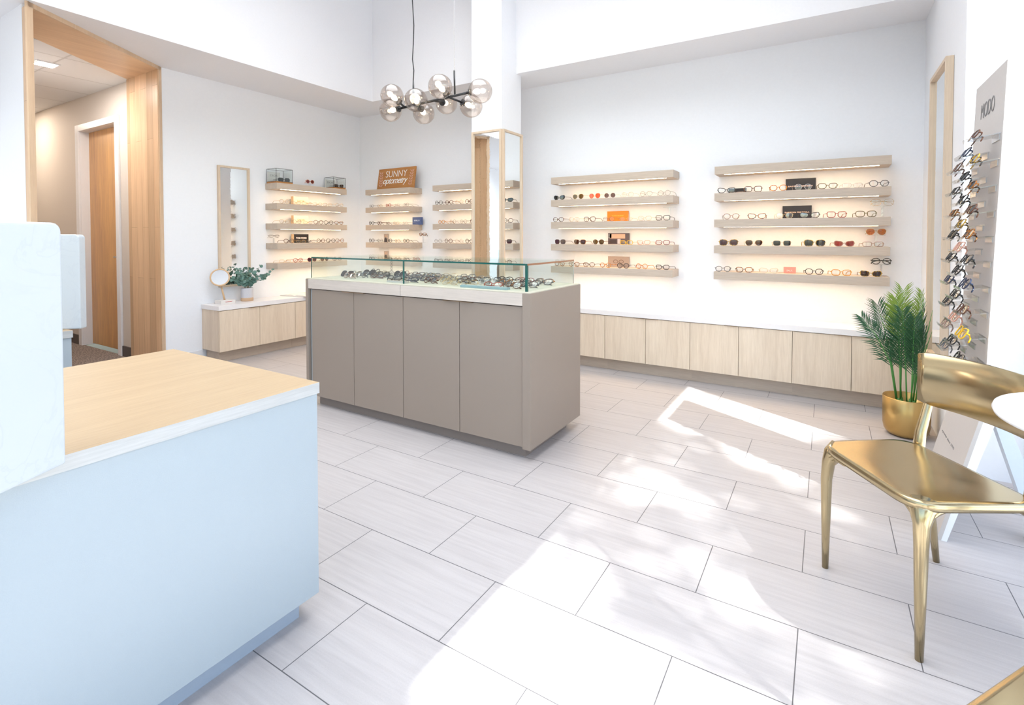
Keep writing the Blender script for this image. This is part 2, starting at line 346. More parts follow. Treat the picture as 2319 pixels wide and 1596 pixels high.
# hallway
hb = MB().box((-9.6, 2.32, 0), (-7.15, 2.46, 2.74)).box((-6.13, 2.32, 0), (-5.86, 2.46, 2.74)).box((-7.15, 2.32, 2.42), (-6.13, 2.46, 2.74))
struct('wall_hall', hb, m_hallwall, 'beige hallway wall with a wooden door', 'wall')
struct('wall_hall_left', B((-9.6, 1.22, 0), (-6.61, 1.30, 2.74)), m_hallwall, 'beige near wall of the hallway', 'wall')
struct('wall_hall_end', B((-9.7, 1.22, 0), (-9.6, 2.46, 2.74)), m_hallwall, 'beige end wall of the hallway', 'wall')
struct('ceiling_hall', B((-9.7, 1.22, 2.7405), (-5.27, 2.46, 2.80)), m_grid, 'white suspended tile ceiling of the hallway', 'ceiling')
struct('baseboard_hall', MB().box((-6.13, 2.308, 0.001), (-5.87, 2.32, .105)).box((-9.6, 2.308, .001), (-7.17, 2.32, .105)), paint('dark_vinyl_base', (.10, .085, .08), .5), 'dark vinyl baseboard of the hallway', 'baseboard')
struct('baseboard_left', B((XW, 2.335, 0), (XW+.012, 2.645, .10)), m_trim, 'white baseboard on the left wall', 'baseboard')
# hall door and casing
dr = thing('door_1', 'warm maple veneer door seen through the oak portal', 'door', (-6.64, 2.40, 0)); dr['kind'] = 'structure'
B((-7.09, 2.40, .012), (-6.19, 2.44, 2.37)).build('door_leaf', m_door, dr)
cs = MB()
for a, b in (((-7.17, 2.30, 0), (-7.09, 2.32, 2.44)), ((-6.19, 2.30, 0), (-6.11, 2.32, 2.44)), ((-7.09, 2.30, 2.37), (-6.19, 2.32, 2.44)),
             ((-7.148, 2.3201, 0), (-7.0901, 2.46, 2.37)), ((-6.1899, 2.3201, 0), (-6.132, 2.46, 2.37)), ((-7.148, 2.3201, 2.3701), (-6.132, 2.46, 2.419))): cs.box(a, b)
cs.build('door_casing', m_trim, dr, .003)
MB().tube([(-6.25, 2.40, 1.0), (-6.25, 2.345, 1.0), (-6.36, 2.345, 1.0)], .009, 8).build('door_handle', m_chrome, dr)
# square recessed hall light
hl = thing('recessed_light', 'small square recessed light glowing in the hallway ceiling', 'ceiling light', (-5.93, 1.71, 2.73))
B((-6.01, 1.63, 2.731), (-5.85, 1.79, 2.739)).build('light_trim', m_trim, hl); B((-5.995, 1.645, 2.7285), (-5.865, 1.775, 2.7305)).build('lens', m_lamp, hl)
# oak portal
A0 = Vector((-4.545, 1.216)); B0 = Vector((-5.259, 2.311)); dd = (B0-A0).normalized(); nn = Vector((dd.y, -dd.x))
pr = thing('oak_portal', 'tall angled oak portal lining the opening to the hallway', 'doorway lining', (-5.2, 1.8, 0))
MB().prism([(-5.259, 2.318), (-5.243, 2.286), (-5.86, 2.286), (-5.86, 2.318)], 0, 2.74).build('plank_jamb', m_portal, pr)
MB().prism([(A0.x, A0.y), (A0.x+dd.x*.034, A0.y+dd.y*.034), (-4.82, 1.303), (-5.17, 1.312), (-5.17, 1.302), (-4.84, 1.297), (-4.619, 1.2445), (-4.619, 1.2165)], 0, 2.74).build('plank_jamb', m_portal, pr)
MB().prism([(A0.x, A0.y), (B0.x, B0.y), (B0.x-.60, B0.y), (-5.145, 1.304), (-4.80, 1.298)], 2.7395, 2.7655).build('plank_head', m_portaly, pr)
e = .014
def strip(p, q, z0, z1, t=.012, off=.002):
    p = Vector(p)+nn*0; return [(p.x+nn.x*off, p.y+nn.y*off), (q[0]+nn.x*off, q[1]+nn.y*off), (q[0]+nn.x*(off+t), q[1]+nn.y*(off+t)), (p.x+nn.x*(off+t), p.y+nn.y*(off+t))]
nn = -nn if nn.dot(Vector((1, 0))) < 0 else nn
MB().prism(strip(A0-dd*.01, tuple(A0+dd*.036), 0, 0), 0, 2.766).build('edge_trim', m_trimoak, pr)
MB().prism(strip(B0-dd*.03, tuple(B0+dd*.005), 0, 0), 0, 2.766).build('edge_trim', m_trimoak, pr)
MB().prism(strip(A0, tuple(B0), 0, 0), 2.735, 2.766).build('edge_trim', m_trimoak, pr)
# pillar
struct('pillar', B((-2.899, 3.91, 0), (-2.559, 4.25, ZT)), m_wall, 'square white freestanding pillar with mirrors on two faces', 'pillar')
# shop window
wn = thing('window_1', 'tall shop window wall at the right edge', 'window', (XG, 0, 0)); wn['kind'] = 'structure'
ys = [-3.6, -1.35, .893, 3.20]
for a, b in zip(ys, ys[1:]): B((XG+.01, a+.006, .05), (XG+.02, b-.006, 2.77)).build('glass_pane', m_window, wn)
B((XG-.02, -3.6, .0), (XG+.05, 3.20, .05)).build('sill', m_trim, wn); B((XG-.02, -3.6, 2.77), (XG+.05, 3.20, 2.79)).build('head_rail', m_trim, wn)
for y in (-1.35, .893): B((XG+.008, y-.008, .05), (XG+.024, y+.008, 2.77)).build('glass_joint', m_green, wn)
struct('terrace', B((1.25, -12, -.22), (22, 12, -.12)), paint('sunlit_paving', (.62, .61, .60), .9), 'paved ground outside the window', 'ground')

# ------------------------------------------------------------------ lit display shelves
ZTOP = [1.7917, 1.5719, 1.3562, 1.1411, .9253]; ZBOT = [1.7267, 1.5082, 1.2925, 1.0775, .8614]
ORD = ['top', 'second', 'third', 'fourth', 'bottom']
def shelf_unit(uname, axis, a, b, front, wall, mat, grp):
    for k in range(5):
        c = (a+b)/2
        lab = f'pale oak floating shelf lit underneath, {ORD[k]} of the {uname}'
        if k == 0 and True: lab = f'pale oak floating shelf lit underneath, topmost of the {uname}'
        if axis == 'x':
            t = thing('display_shelf', lab, 'shelf', (c, wall, ZBOT[k]), 0, grp)
            m = MB(); y0, y1 = front, wall
            m.box((a, y0, ZBOT[k]), (b, y1-.0005, ZTOP[k]))
            m.build('board', mat, t, .0015)
            B((a+.07, y0+.030, ZBOT[k]-.0005), (b-.07, y0+.048, ZBOT[k]+.002)).build('light_strip', m_led, t)
        else:
            t = thing('display_shelf', lab, 'shelf', (wall, c, ZBOT[k]), 0, grp)
            m = MB(); x0, x1 = wall, front
            m.box((x0+.0005, a, ZBOT[k]), (x1, b, ZTOP[k]))
            m.build('board', mat, t, .0015)
            B((x1-.048, a+.07, ZBOT[k]-.0005), (x1-.030, b-.07, ZBOT[k]+.002)).build('light_strip', m_led, t)
YSF = 4.4323; XSF = -5.0516
U = {1: 'left-wall unit', 2: 'corner unit', 3: 'unit behind pillar', 4: 'unit right of pillar', 5: 'rightmost unit'}
shelf_unit(U[1], 'y', 3.3224, 4.2486, XSF, XW, m_oaky, 'floating shelves of the left wall')
shelf_unit(U[2], 'x', -4.9292, -4.1818, YSF, YW, m_oakx, 'floating shelves by the corner')
shelf_unit(U[3], 'x', -3.8396, -3.09, YSF, YW, m_oakx, 'floating shelves behind the pillar')
shelf_unit(U[4], 'x', -2.3239, -1.1381, YSF, YW, m_oakx, 'floating shelves right of the pillar')
shelf_unit(U[5], 'x', -.8012, .3856, YSF, YW, m_oakx, 'floating shelves on the right')

# ------------------------------------------------------------------ base cabinets and worktops
def cabinet(p0, p1, axis, label, handle=True):
    zt, zb = .5045, .108
    if axis == 'x':
        t = thing('base_cabinet', label, 'cabinet', ((p0+p1)/2, YW, 0), 0, 'low oak cabinets along the back wall')
        B((p0, 4.346, zb), (p1, YW-.001, zt)).build('body', m_oak, t); B((p0, 4.396, 0), (p1, YW-.02, zb)).build('toe_kick', m_oakx, t)
        mid = (p0+p1)/2
        for q0, q1 in ((p0, mid), (mid, p1)):
            d = B((q0+.0018, 4.3261, zb), (q1-.0018, 4.345, zt-.004)).build('door', m_oak, t)
            if handle:
                h0, h1 = (q1-.11, q1-.004) if q1 == mid else (q0+.004, q0+.11)
                B((h0, 4.316, zt-.004), (h1, 4.338, zt-.001)).build('pull', m_bronze, d)
    else:
        t = thing('base_cabinet', label, 'cabinet', (XW, (p0+p1)/2, 0), 0, 'low oak cabinets along the left wall')
        B((XW+.001, p0, zb), (-4.965, p1, zt)).build('body', m_oak, t); B((XW+.02, p0+(.03 if p0 < 2.7 else 0), 0), (-5.015, p1, zb)).build('toe_kick', m_oaky, t)
        mid = (p0+p1)/2
        for q0, q1 in ((p0, mid), (mid, p1)):
            d = B((-4.964, q0+.0018, zb), (-4.9453, q1-.0018, zt-.004)).build('door', m_oak, t)
            h0, h1 = (q1-.11, q1-.004) if q1 == mid else (q0+.004, q0+.11)
            B((-4.957, h0, zt-.004), (-4.935, h1, zt-.001)).build('pull', m_bronze, d)
xs = [.537-.3755*2*k for k in range(0, 8)]
cl = ['low oak base cabinet beside the potted palm', 'low oak base cabinet under the rightmost shelf unit', 'low oak base cabinet between the two right shelf units', 'low oak base cabinet just right of the island', 'low oak base cabinet behind the island end', 'low oak base cabinet behind the pillar', 'low oak base cabinet nearest the room corner']
for k in range(7): cabinet(xs[k+1], xs[k], 'x', cl[k])
B((.539, 4.3261, .0), (.588, YW-.001, .5045)); tag(B((.539, 4.3261, .108), (.5885, YW-.001, .5045)).build('filler_panel', m_oak), 'narrow oak filler strip between last cabinet and window pier', 'cabinet panel')
cabinet(2.649, 3.452, 'y', 'low oak base cabinet under the vase and vanity mirror')
cabinet(3.453, 4.255, 'y', 'low oak base cabinet under the left-wall shelf unit')
tag(B((XW+.001, 2.642, .505), (-4.940, 4.639, .5488)).build('worktop', m_counter, None, .002), 'white solid surface worktop on the left-wall cabinets', 'worktop')
tag(B((-4.939, 4.318, .505), (.588, 4.639, .5488)).build('worktop', m_counter, None, .002), 'long white worktop on the back-wall cabinets', 'worktop')

# ------------------------------------------------------------------ wall mirrors
def wall_mirror(label, c, nrm, wdt, z0, z1, d=.03, fwid=.02, grp=None):
    n = Vector(nrm); ang = math.atan2(n.y, n.x)+PI/2   # local -y faces out
    t = thing('framed_mirror', label, 'mirror', (c[0], c[1], z0), ang, grp); h = z1-z0; w2 = wdt/2
    f = MB()
    for a, b in (((-w2, -d, 0), (-w2+fwid, -.001, h)), ((w2-fwid, -d, 0), (w2, -.001, h)), ((-w2+fwid, -d, 0), (w2-fwid, -.001, fwid)), ((-w2+fwid, -d, h-fwid), (w2-fwid, -.001, h))): f.box(a, b)
    f.build('frame', m_frame, t, .0015, world=False)
    B((-w2+fwid, -d*.55, fwid), (w2-fwid, -.002, h-fwid)).build('mirror_glass', m_mirror, t, world=False)
wall_mirror('narrow oak-framed mirror on the left wall behind the eucalyptus vase', (XW, 2.972), (1, 0), .325, .70, 1.932)
wall_mirror('tall oak-framed mirror on the pillar face reflecting wooden planks', (-2.715, 3.91), (0, -1), .334, .58, 2.196)
wall_mirror('tall oak-framed mirror on the pillar side reflecting lit shelves', (-2.559, 4.071), (1, 0), .34, .58, 2.196)
wall_mirror('tall oak-framed mirror seen edge-on on the window pier', (X2, 3.90), (-1, 0), .51, .47, 2.215, .038, .022)

# ------------------------------------------------------------------ glasses
def outline(kind, n=30):
    P = {'round': (.0235, .0215, 2.0, 0, 0), 'panto': (.0245, .0210, 2.3, .0015, -.10), 'rect': (.0265, .0165, 4.0, .001, -.04), 'square': (.0265, .0205, 3.6, .001, -.08),
         'cat': (.0275, .0185, 2.7, .0065, -.18), 'aviator': (.0265, .0225, 2.5, .001, -.28), 'oval': (.0260, .0165, 2.2, 0, 0), 'soft': (.0260, .0190, 2.8, .002, -.10),
         'big': (.0300, .0230, 2.8, .003, -.10), 'hex': (.0245, .0195, 2.6, 0, 0)}[kind]
    a, b, e_, lift, tap = P; out = []
    for i in range(n):
        t = 2*PI*i/n+.1; c, s_ = math.cos(t), math.sin(t)
        x = a*math.copysign(abs(c)**(2/e_), c); z = b*math.copysign(abs(s_)**(2/e_), s_)
        x *= 1+tap*(-z/b if z < 0 else 0)*1.0
        if z > 0: z += lift*(x/a if x > 0 else 0)
        out.append((x, z+b))
    return out, a, b
TINT = {'clear': ((.97, .97, .97), .06), 'demo': ((.93, .93, .95), .16), 'black': ((.06, .06, .07), .10), 'brown': ((.22, .09, .04), .08), 'grey': ((.15, .16, .17), .08), 'olive': ((.36, .27, .10), .05), 'orange': ((.98, .36, .22), .05),
        'purple': ((.22, .07, .17), .08), 'rose': ((.55, .20, .17), .06), 'taupe': ((.42, .33, .30), .06), 'amber': ((.80, .45, .22), .06)}
lens_m = {k: sheet_glass('lens_'+k, c, g) for k, (c, g) in TINT.items()}
def acet(name, c, r=.15): return paint('acetate_'+name, c, r, 0)
FR = {'black': acet('black', (.012, .012, .014)), 'brown': acet('brown', (.11, .04, .02)), 'tortoise': tortoise('tortoise_acetate', (.035, .012, .006), (.36, .13, .02)), 'darktort': tortoise('dark_tortoise_acetate', (.02, .01, .008), (.55, .33, .04), 80),
      'amber': acet('amber', (.62, .25, .015)), 'yellow': acet('yellow', (.85, .48, .01)), 'crystal': acet('crystal', (.72, .58, .42), .1), 'pink': acet('pink', (.72, .38, .28)), 'red': acet('burgundy', (.22, .012, .02)), 'rustred': acet('rust_red', (.34, .05, .025)),
      'grey': acet('grey', (.14, .14, .15)), 'olive': acet('olive', (.16, .13, .06)), 'taupe': acet('taupe', (.36, .24, .19)), 'navy': acet('navy', (.02, .03, .07)), 'gold': metal('gold_wire', (.62, .44, .20), .25), 'silver': metal('silver_wire', (.50, .50, .52), .25), 'blackwire': acet('black_wire', (.02, .02, .02), .3),
      'orangetort': tortoise('orange_tortoise_acetate', (.30, .05, .01), (.75, .28, .02)), 'cream': acet('cream', (.70, .62, .50))}
FNAME = {'black': 'black', 'brown': 'brown', 'tortoise': 'tortoiseshell', 'darktort': 'dark tortoiseshell', 'amber': 'amber', 'yellow': 'bright yellow', 'crystal': 'pale crystal', 'pink': 'pink', 'red': 'burgundy', 'rustred': 'rust red', 'grey': 'grey', 'olive': 'olive', 'taupe': 'taupe',
         'navy': 'dark navy', 'gold': 'thin gold wire', 'silver': 'thin silver wire', 'blackwire': 'thin black wire', 'orangetort': 'orange tortoiseshell', 'cream': 'cream'}
SNAME = {'round': 'round', 'panto': 'rounded', 'rect': 'rectangular', 'square': 'square', 'cat': 'cat-eye', 'aviator': 'aviator', 'oval': 'oval', 'soft': 'squared', 'big': 'oversized', 'hex': 'small round'}
GC = {}
def gl_meshes(kind, fr, lens, folded):
    key = (kind, fr, lens, folded)
    if key in GC: return GC[key]
    o, a, b = outline(kind); wire = fr in ('gold', 'silver', 'blackwire')
    r = .00105 if wire else (.0024 if fr not in ('crystal',) else .0018); dx = a+.0088
    wrap = lambda x: .9*x*x   # base curve of the front
    m = MB()
    for s in (-1, 1):
        m.tube([(s*(dx+x), wrap(abs(dx+x)), z+r) for x, z in o], r, 6, True, 1.0, upv=(0, 1, 0))
        m.tube([(s*(dx+a*.93), wrap(dx+a), b*1.35), (s*(dx+a+.005), wrap(dx+a)+.003, b*1.42), (s*(dx+a+.006), wrap(dx+a)+.008, b*1.42)], r*1.15, 6)
        m.tube([(s*.0085, .002, b*.95), (s*.0070, .008, b*.75)], .0014, 5)
    m.tube([(-.0095, .0006, b*1.25), (0, -.0004, b*1.48), (.0095, .0006, b*1.25)], r*1.05, 6)
    front = m.mesh('frame_front', FR[fr])
    L = []
    for s in (-1, 1):
        m = MB(); c0 = m._v((s*dx, wrap(dx)-.0012, b+r)); ring = [m._v((s*(dx+x), wrap(abs(dx+x)), z+r)) for x, z in o]
        c1 = m._v((s*dx, wrap(dx)+.0002, b+r)); rb = [m._v((s*(dx+x), wrap(abs(dx+x))+.0012, z+r)) for x, z in o]
        n = len(ring)
        for i in range(n):
            m._f([c0, ring[i], ring[(i+1) % n]], True); m._f([c1, rb[(i+1) % n], rb[i]], True)
        L.append(m.mesh('lens', lens_m[lens]))
    T = []; hx = dx+a+.006; hy = wrap(dx+a)+.008; hz = b*1.42; tr = .0011 if wire else .0019
    for s in (-1, 1):
        m = MB()
        if folded:
            k = .004 if s < 0 else 0
            pts = [(s*hx, hy, hz), (s*(hx-.02), hy+.004+k, hz-.001), (-s*(hx*.35), hy+.007+k, hz-.003), (-s*(hx*.78), hy+.009+k, hz-.012), (-s*(hx*.95), hy+.009+k, hz-.026)]
            m.tube(pts, [tr, tr, tr, tr*1.2, tr*1.2], 6, False, 1.0 if wire else 1.7, upv=(0, 1, 0))
        else:
            pts = [(s*hx, hy, hz), (s*(hx-.001), hy+.045, hz+.0005), (s*(hx-.003), hy+.088, hz-.001), (s*(hx-.005), hy+.108, hz-.010), (s*(hx-.009), hy+.130, .003)]
            m.tube(pts, [tr, tr, tr, tr*1.2, tr*1.1], 6, False, .9, upv=(1, 0, 0))
        T.append(m.mesh('temple', FR[fr]))
    GC[key] = (front, L, T)
    return GC[key]
def glasses(kind, fr, lens, loc, rz=0, where='', group=None, folded=False, tilt=None, scale=1.0, quat=None):
    front, L, T = gl_meshes(kind, fr, lens, folded)
    noun = 'sunglasses' if lens not in ('clear', 'demo') else 'eyeglasses'
    lt = '' if noun == 'eyeglasses' else {'black': 'black-lensed ', 'brown': 'brown-lensed ', 'grey': 'grey-lensed ', 'olive': 'olive-lensed ', 'orange': 'orange-lensed ', 'purple': 'purple-lensed ', 'rose': 'rose-lensed ', 'taupe': 'taupe-lensed ', 'amber': 'amber-lensed '}[lens]
    if lt and FNAME[fr].startswith(lens): lt = ''
    t = thing(noun, f'{FNAME[fr]} {SNAME[kind]} {lt}{noun} {where}', 'glasses', loc, rz, group)
    if tilt is not None: t.rotation_euler = (tilt, 0, rz)
    if quat is not None: t.rotation_mode = 'QUATERNION'; t.rotation_quaternion = quat
    t.scale = (scale,)*3
    for nme, ms in (('frame_front', [front]), ('lens', L), ('temple', T)):
        for me in ms:
            o = bpy.data.objects.new(nme, me); COL.objects.link(o); o.parent = t
    return t
NTH = ['first', 'second', 'third', 'fourth', 'fifth', 'sixth', 'seventh', 'eighth', 'ninth', 'tenth', 'eleventh', 'twelfth']
def row(u, k, items, rz0=0, y0=.0):
    rnd = random.Random(u*10+k)
    for i, (x, kind, fr, lens) in enumerate(items):
        where = f'{NTH[i]} from left, {ORD[k]} shelf, {U[u]}'
        g = f'glasses on the {U[u]}'
        if u == 1: loc = (XSF-.012, x, ZTOP[k]); rz = PI/2+rnd.uniform(-.12, .1)
        else: loc = (x, YSF+.012, ZTOP[k]); rz = rz0+rnd.uniform(-.06, .1)
        glasses(kind, fr, lens, loc, rz, where, g)
row(4, 1, [(-2.24, 'cat', 'black', 'black'), (-2.04, 'aviator', 'gold', 'olive'), (-1.87, 'aviator', 'gold', 'orange'), (-1.72, 'round', 'silver', 'taupe'), (-1.55, 'panto', 'silver', 'clear'), (-1.38, 'round', 'blackwire', 'clear'), (-1.22, 'round', 'blackwire', 'clear')], -.18)
row(4, 2, [(-2.25, 'panto', 'brown', 'clear'), (-2.08, 'panto', 'crystal', 'clear'), (-1.92, 'square', 'brown', 'clear'), (-1.73, 'hex', 'blackwire', 'clear'), (-1.565, 'oval', 'gold', 'clear'), (-1.39, 'soft', 'crystal', 'clear'), (-1.23, 'square', 'black', 'clear')], -.15)
row(4, 3, [(-2.23, 'square', 'brown', 'purple'), (-2.02, 'square', 'tortoise', 'brown'), (-1.83, 'panto', 'brown', 'olive'), (-1.56, 'rect', 'yellow', 'clear'), (-1.40, 'soft', 'pink', 'clear'), (-1.23, 'soft', 'red', 'clear')], -.15)
row(4, 4, [(-2.235, 'round', 'tortoise', 'clear'), (-2.08, 'panto', 'tortoise', 'clear'), (-1.925, 'panto', 'brown', 'clear'), (-1.76, 'round', 'orangetort', 'clear'), (-1.59, 'panto', 'black', 'demo'), (-1.415, 'round', 'orangetort', 'clear'), (-1.23, 'soft', 'black', 'clear')], -.15)
row(5, 1, [(-.71, 'cat', 'black', 'clear'), (-.51, 'square', 'brown', 'clear'), (-.33, 'panto', 'orangetort', 'clear'), (-.16, 'round', 'silver', 'clear'), (0, 'soft', 'olive', 'clear'), (.155, 'rect', 'silver', 'clear'), (.315, 'panto', 'grey', 'clear')], .12)
row(5, 2, [(-.67, 'panto', 'taupe', 'clear'), (-.48, 'cat', 'tortoise', 'clear'), (-.285, 'panto', 'gold', 'demo'), (-.115, 'cat', 'black', 'demo'), (.06, 'square', 'rustred', 'clear'), (.24, 'square', 'olive', 'clear')], .12)
row(5, 3, [(-.69, 'big', 'darktort', 'purple'), (-.50, 'aviator', 'gold', 'brown'), (-.30, 'square', 'crystal', 'grey'), (-.08, 'big', 'darktort', 'grey'), (.11, 'cat', 'taupe', 'rose'), (.285, 'rect', 'taupe', 'clear')], .12)
row(5, 4, [(-.73, 'round', 'grey', 'clear'), (-.57, 'soft', 'tortoise', 'clear'), (-.39, 'cat', 'cream', 'clear'), (-.08, 'panto', 'black', 'clear'), (.095, 'square', 'amber', 'clear'), (.275, 'cat', 'darktort', 'brown')], .1)
row(2, 1, [(-4.84, 'rect', 'blackwire', 'clear'), (-4.695, 'oval', 'gold', 'clear'), (-4.55, 'rect', 'rustred', 'clear'), (-4.405, 'oval', 'silver', 'clear'), (-4.26, 'rect', 'blackwire', 'clear')], -.35)
row(2, 2, [(-4.84, 'panto', 'black', 'clear'), (-4.70, 'panto', 'brown', 'clear'), (-4.56, 'oval', 'blackwire', 'clear'), (-4.42, 'rect', 'gold', 'clear'), (-4.275, 'oval', 'silver', 'clear')], -.35)
row(2, 3, [(-4.84, 'panto', 'black', 'clear'), (-4.69, 'panto', 'blackwire', 'clear'), (-4.54, 'panto', 'black', 'clear'), (-4.40, 'soft', 'crystal', 'clear'), (-4.26, 'soft', 'black', 'clear')], -.3)
row(2, 4, [(-4.84, 'oval', 'black', 'clear'), (-4.69, 'oval', 'crystal', 'clear'), (-4.54, 'rect', 'black', 'clear'), (-4.40, 'oval', 'brown', 'clear'), (-4.26, 'rect', 'black', 'clear')], -.3)
row(3, 1, [(-3.76, 'panto', 'black', 'clear'), (-3.61, 'panto', 'brown', 'clear'), (-3.47, 'round', 'gold', 'clear'), (-3.33, 'round', 'brown', 'clear')], -.1)
row(3, 2, [(-3.72, 'soft', 'amber', 'clear'), (-3.56, 'round', 'blackwire', 'clear'), (-3.41, 'round', 'blackwire', 'clear'), (-3.27, 'round', 'brown', 'clear')], -.25)
row(3, 3, [(-3.77, 'round', 'blackwire', 'clear'), (-3.62, 'round', 'brown', 'clear'), (-3.47, 'round', 'silver', 'clear'), (-3.33, 'panto', 'black', 'clear')], -.1)
row(3, 4, [(-3.77, 'rect', 'black', 'clear'), (-3.62, 'rect', 'brown', 'clear'), (-3.47, 'rect', 'black', 'clear'), (-3.33, 'round', 'brown', 'clear')], -.1)
row(1, 1, [(3.42, 'round', 'gold', 'clear'), (3.56, 'oval', 'gold', 'clear'), (3.70, 'rect', 'gold', 'clear'), (3.84, 'oval', 'gold', 'clear'), (3.98, 'rect', 'gold', 'clear'), (4.15, 'round', 'gold', 'clear')])
row(1, 2, [(3.42, 'panto', 'gold', 'clear'), (3.57, 'round', 'blackwire', 'clear'), (3.71, 'oval', 'gold', 'clear'), (3.85, 'panto', 'brown', 'clear'), (3.99, 'panto', 'black', 'clear'), (4.14, 'panto', 'tortoise', 'clear')])
row(1, 3, [(3.47, 'panto', 'brown', 'clear'), (3.62, 'oval', 'gold', 'clear'), (3.75, 'oval', 'blackwire', 'clear'), (3.88, 'round', 'brown', 'clear'), (4.02, 'panto', 'black', 'clear'), (4.15, 'panto', 'tortoise', 'clear')])
row(1, 4, [(3.42, 'rect', 'crystal', 'clear'), (3.58, 'panto', 'rustred', 'clear'), (3.76, 'panto', 'red', 'purple'), (3.93, 'round', 'brown', 'taupe'), (4.11, 'oval', 'brown', 'clear')])

# clear acrylic risers with glasses
def riser(x, y, z, h, label, rz=0):
    t = thing('acrylic_riser', label, 'display stand', (x, y, z), rz, 'acrylic risers')
    B((-.022, -.022, 0), (.022, .022, .003)).build('foot', m_acrylic, t, world=False); B((-.006, -.006, .003), (.006, .006, h-.003)).build('post', m_acrylic, t, world=False)
    B((-.055, -.018, h-.003), (.055, .022, h)).build('platform', m_acrylic, t, world=False)
for (x, k, h, kind, fr, lens) in ((.345, 2, .085, 'big', 'gold', 'clear'), (.31, 3, .085, 'aviator', 'gold', 'amber'), (.345, 4, .085, 'panto', 'black', 'clear')):
    riser(x, YSF+.14, ZTOP[k], h, f'clear acrylic riser at right end, {ORD[k]} shelf of the rightmost unit')
    glasses(kind, fr, lens, (x, YSF+.13, ZTOP[k]+h), .12, f'on the acrylic riser, {ORD[k]} shelf of rightmost unit', 'glasses on the rightmost shelf unit', folded=True)
riser(-4.09+.0, YSF+.12, ZTOP[3], .08, 'clear acrylic riser on the fourth corner shelf')
glasses('rect', 'rustred', 'clear', (-4.235, YSF+.15, ZTOP[4]+.0), -.2, 'behind the others, bottom shelf, corner unit', 'glasses on the '+U[2], folded=True)
glasses('rect', 'tortoise', 'clear', (-4.09, YSF+.11, ZTOP[3]+.08), -.2, 'folded on a riser, fourth shelf, '+U[2], 'glasses on the '+U[2], folded=True)
riser(-1.20, YSF+.12, ZTOP[2], .12, 'empty clear acrylic riser, third shelf right of the pillar')
riser(XW+.07, 3.37, ZTOP[3], .06, 'clear acrylic riser at near end, fourth left-wall shelf', PI/2)
glasses('oval', 'blackwire', 'clear', (XW+.08, 3.37, ZTOP[3]+.06), PI/2, 'folded on a riser, fourth shelf, '+U[1], 'glasses on the '+U[1], folded=True)

# brand cards and boxes
def card(label, x0, x1, z, h, col, txt=None, tcol=(.8, .7, .6), y=4.625, axis='x', thick=.012, tw=.8, tz=.45, name='brand_card', th=None, wt=0):
    m = paint('card_face', col, .35, 0); mt = paint('card_lettering', tcol, .4, 0)
    if axis == 'x':
        t = thing(name, label, 'card', ((x0+x1)/2, y, z), 0, 'brand cards on the shelves')
        B((-(x1-x0)/2, -thick, 0), ((x1-x0)/2, 0, h)).build('block', m, t, .0008, world=False); n = (0, -1, 0); loc = (0, -thick-.0004, h*tz)
    else:
        t = thing(name, label, 'card', (y, (x0+x1)/2, z), 0, 'brand cards on the shelves')
        B((0, -(x1-x0)/2, 0), (thick, (x1-x0)/2, h)).build('block', m, t, .0008, world=False); n = (1, 0, 0); loc = (thick+.0004, 0, h*tz)
    if txt: lettering(txt, t, loc, n, mt, width=(x1-x0)*tw, height=th, weight=wt)
    return t
card('orange card with tiny yellow lettering behind glasses', -1.81, -1.60, ZTOP[2], .10, (.75, .22, .01), 'OLIVER PEOPLES', (.9, .55, .05), tw=.55, tz=.56)
ph = card('framed photograph card behind yellow glasses on the fourth shelf', -1.80, -1.59, ZTOP[3], .105, (.10, .075, .085), name='photo_card')
for a, b, c in (((-.09, -.0135, .055), (.065, -.0125, .098), (.62, .38, .28)), ((-.01, -.0135, .005), (.02, -.0125, .05), (.55, .52, .58)), ((-.098, -.0135, .058), (-.07, -.0125, .098), (.5, .5, .52)), ((-.085, -.0134, .012), (-.02, -.0124, .045), (.06, .04, .045))): B(a, b).build('picture_patch', paint('photo_tone', c, .4, 0), ph, world=False)
tp = card('plain taupe card showing glasses, behind bottom-shelf glasses', -1.80, -1.59, ZTOP[4], .10, (.40, .31, .27), name='taupe_card')
for s in (-1, 1): MB().tube([(s*.028+.022*math.cos(t*.35), -.0135, .052+.015*math.sin(t*.35)) for t in range(18)], .0016, 5, True, upv=(0, 1, 0)).build('printed_rim', FR['brown'], tp, world=False)
card('wide black card behind gold glasses on the second right shelf', -.29, -.08, ZTOP[1], .105, (.018, .014, .018), 'BARTON PERREIRA', (.85, .62, .5), tw=.82, tz=.42, th=.011, wt=.012)
card('low black card between cat-eye and brown glasses', -.72, -.58, ZTOP[1], .048, (.018, .014, .018), 'BARTON PERREIRA', (.85, .62, .5), tw=.8, tz=.33, th=.007, wt=.012)
card('wide black card behind glasses on the third right shelf', -.31, -.105, ZTOP[2], .105, (.018, .014, .018), 'BARTON PERREIRA', (.85, .62, .5), tw=.84, tz=.5, th=.011, wt=.012)
card('small coral pink box with script on the bottom right shelf', -.29, -.205, ZTOP[4], .05, (.80, .24, .20), 'SALT.', (.95, .62, .60), y=4.53, thick=.025, tw=.5, name='pink_box')
card('blue box with white lettering at right end of corner unit shelf', -4.275, -4.135, ZTOP[2], .09, (.07, .11, .26), 'BEVEL O', (.75, .8, .9), y=4.60, thick=.03, tw=.6, tz=.55, name='blue_box', wt=.01)
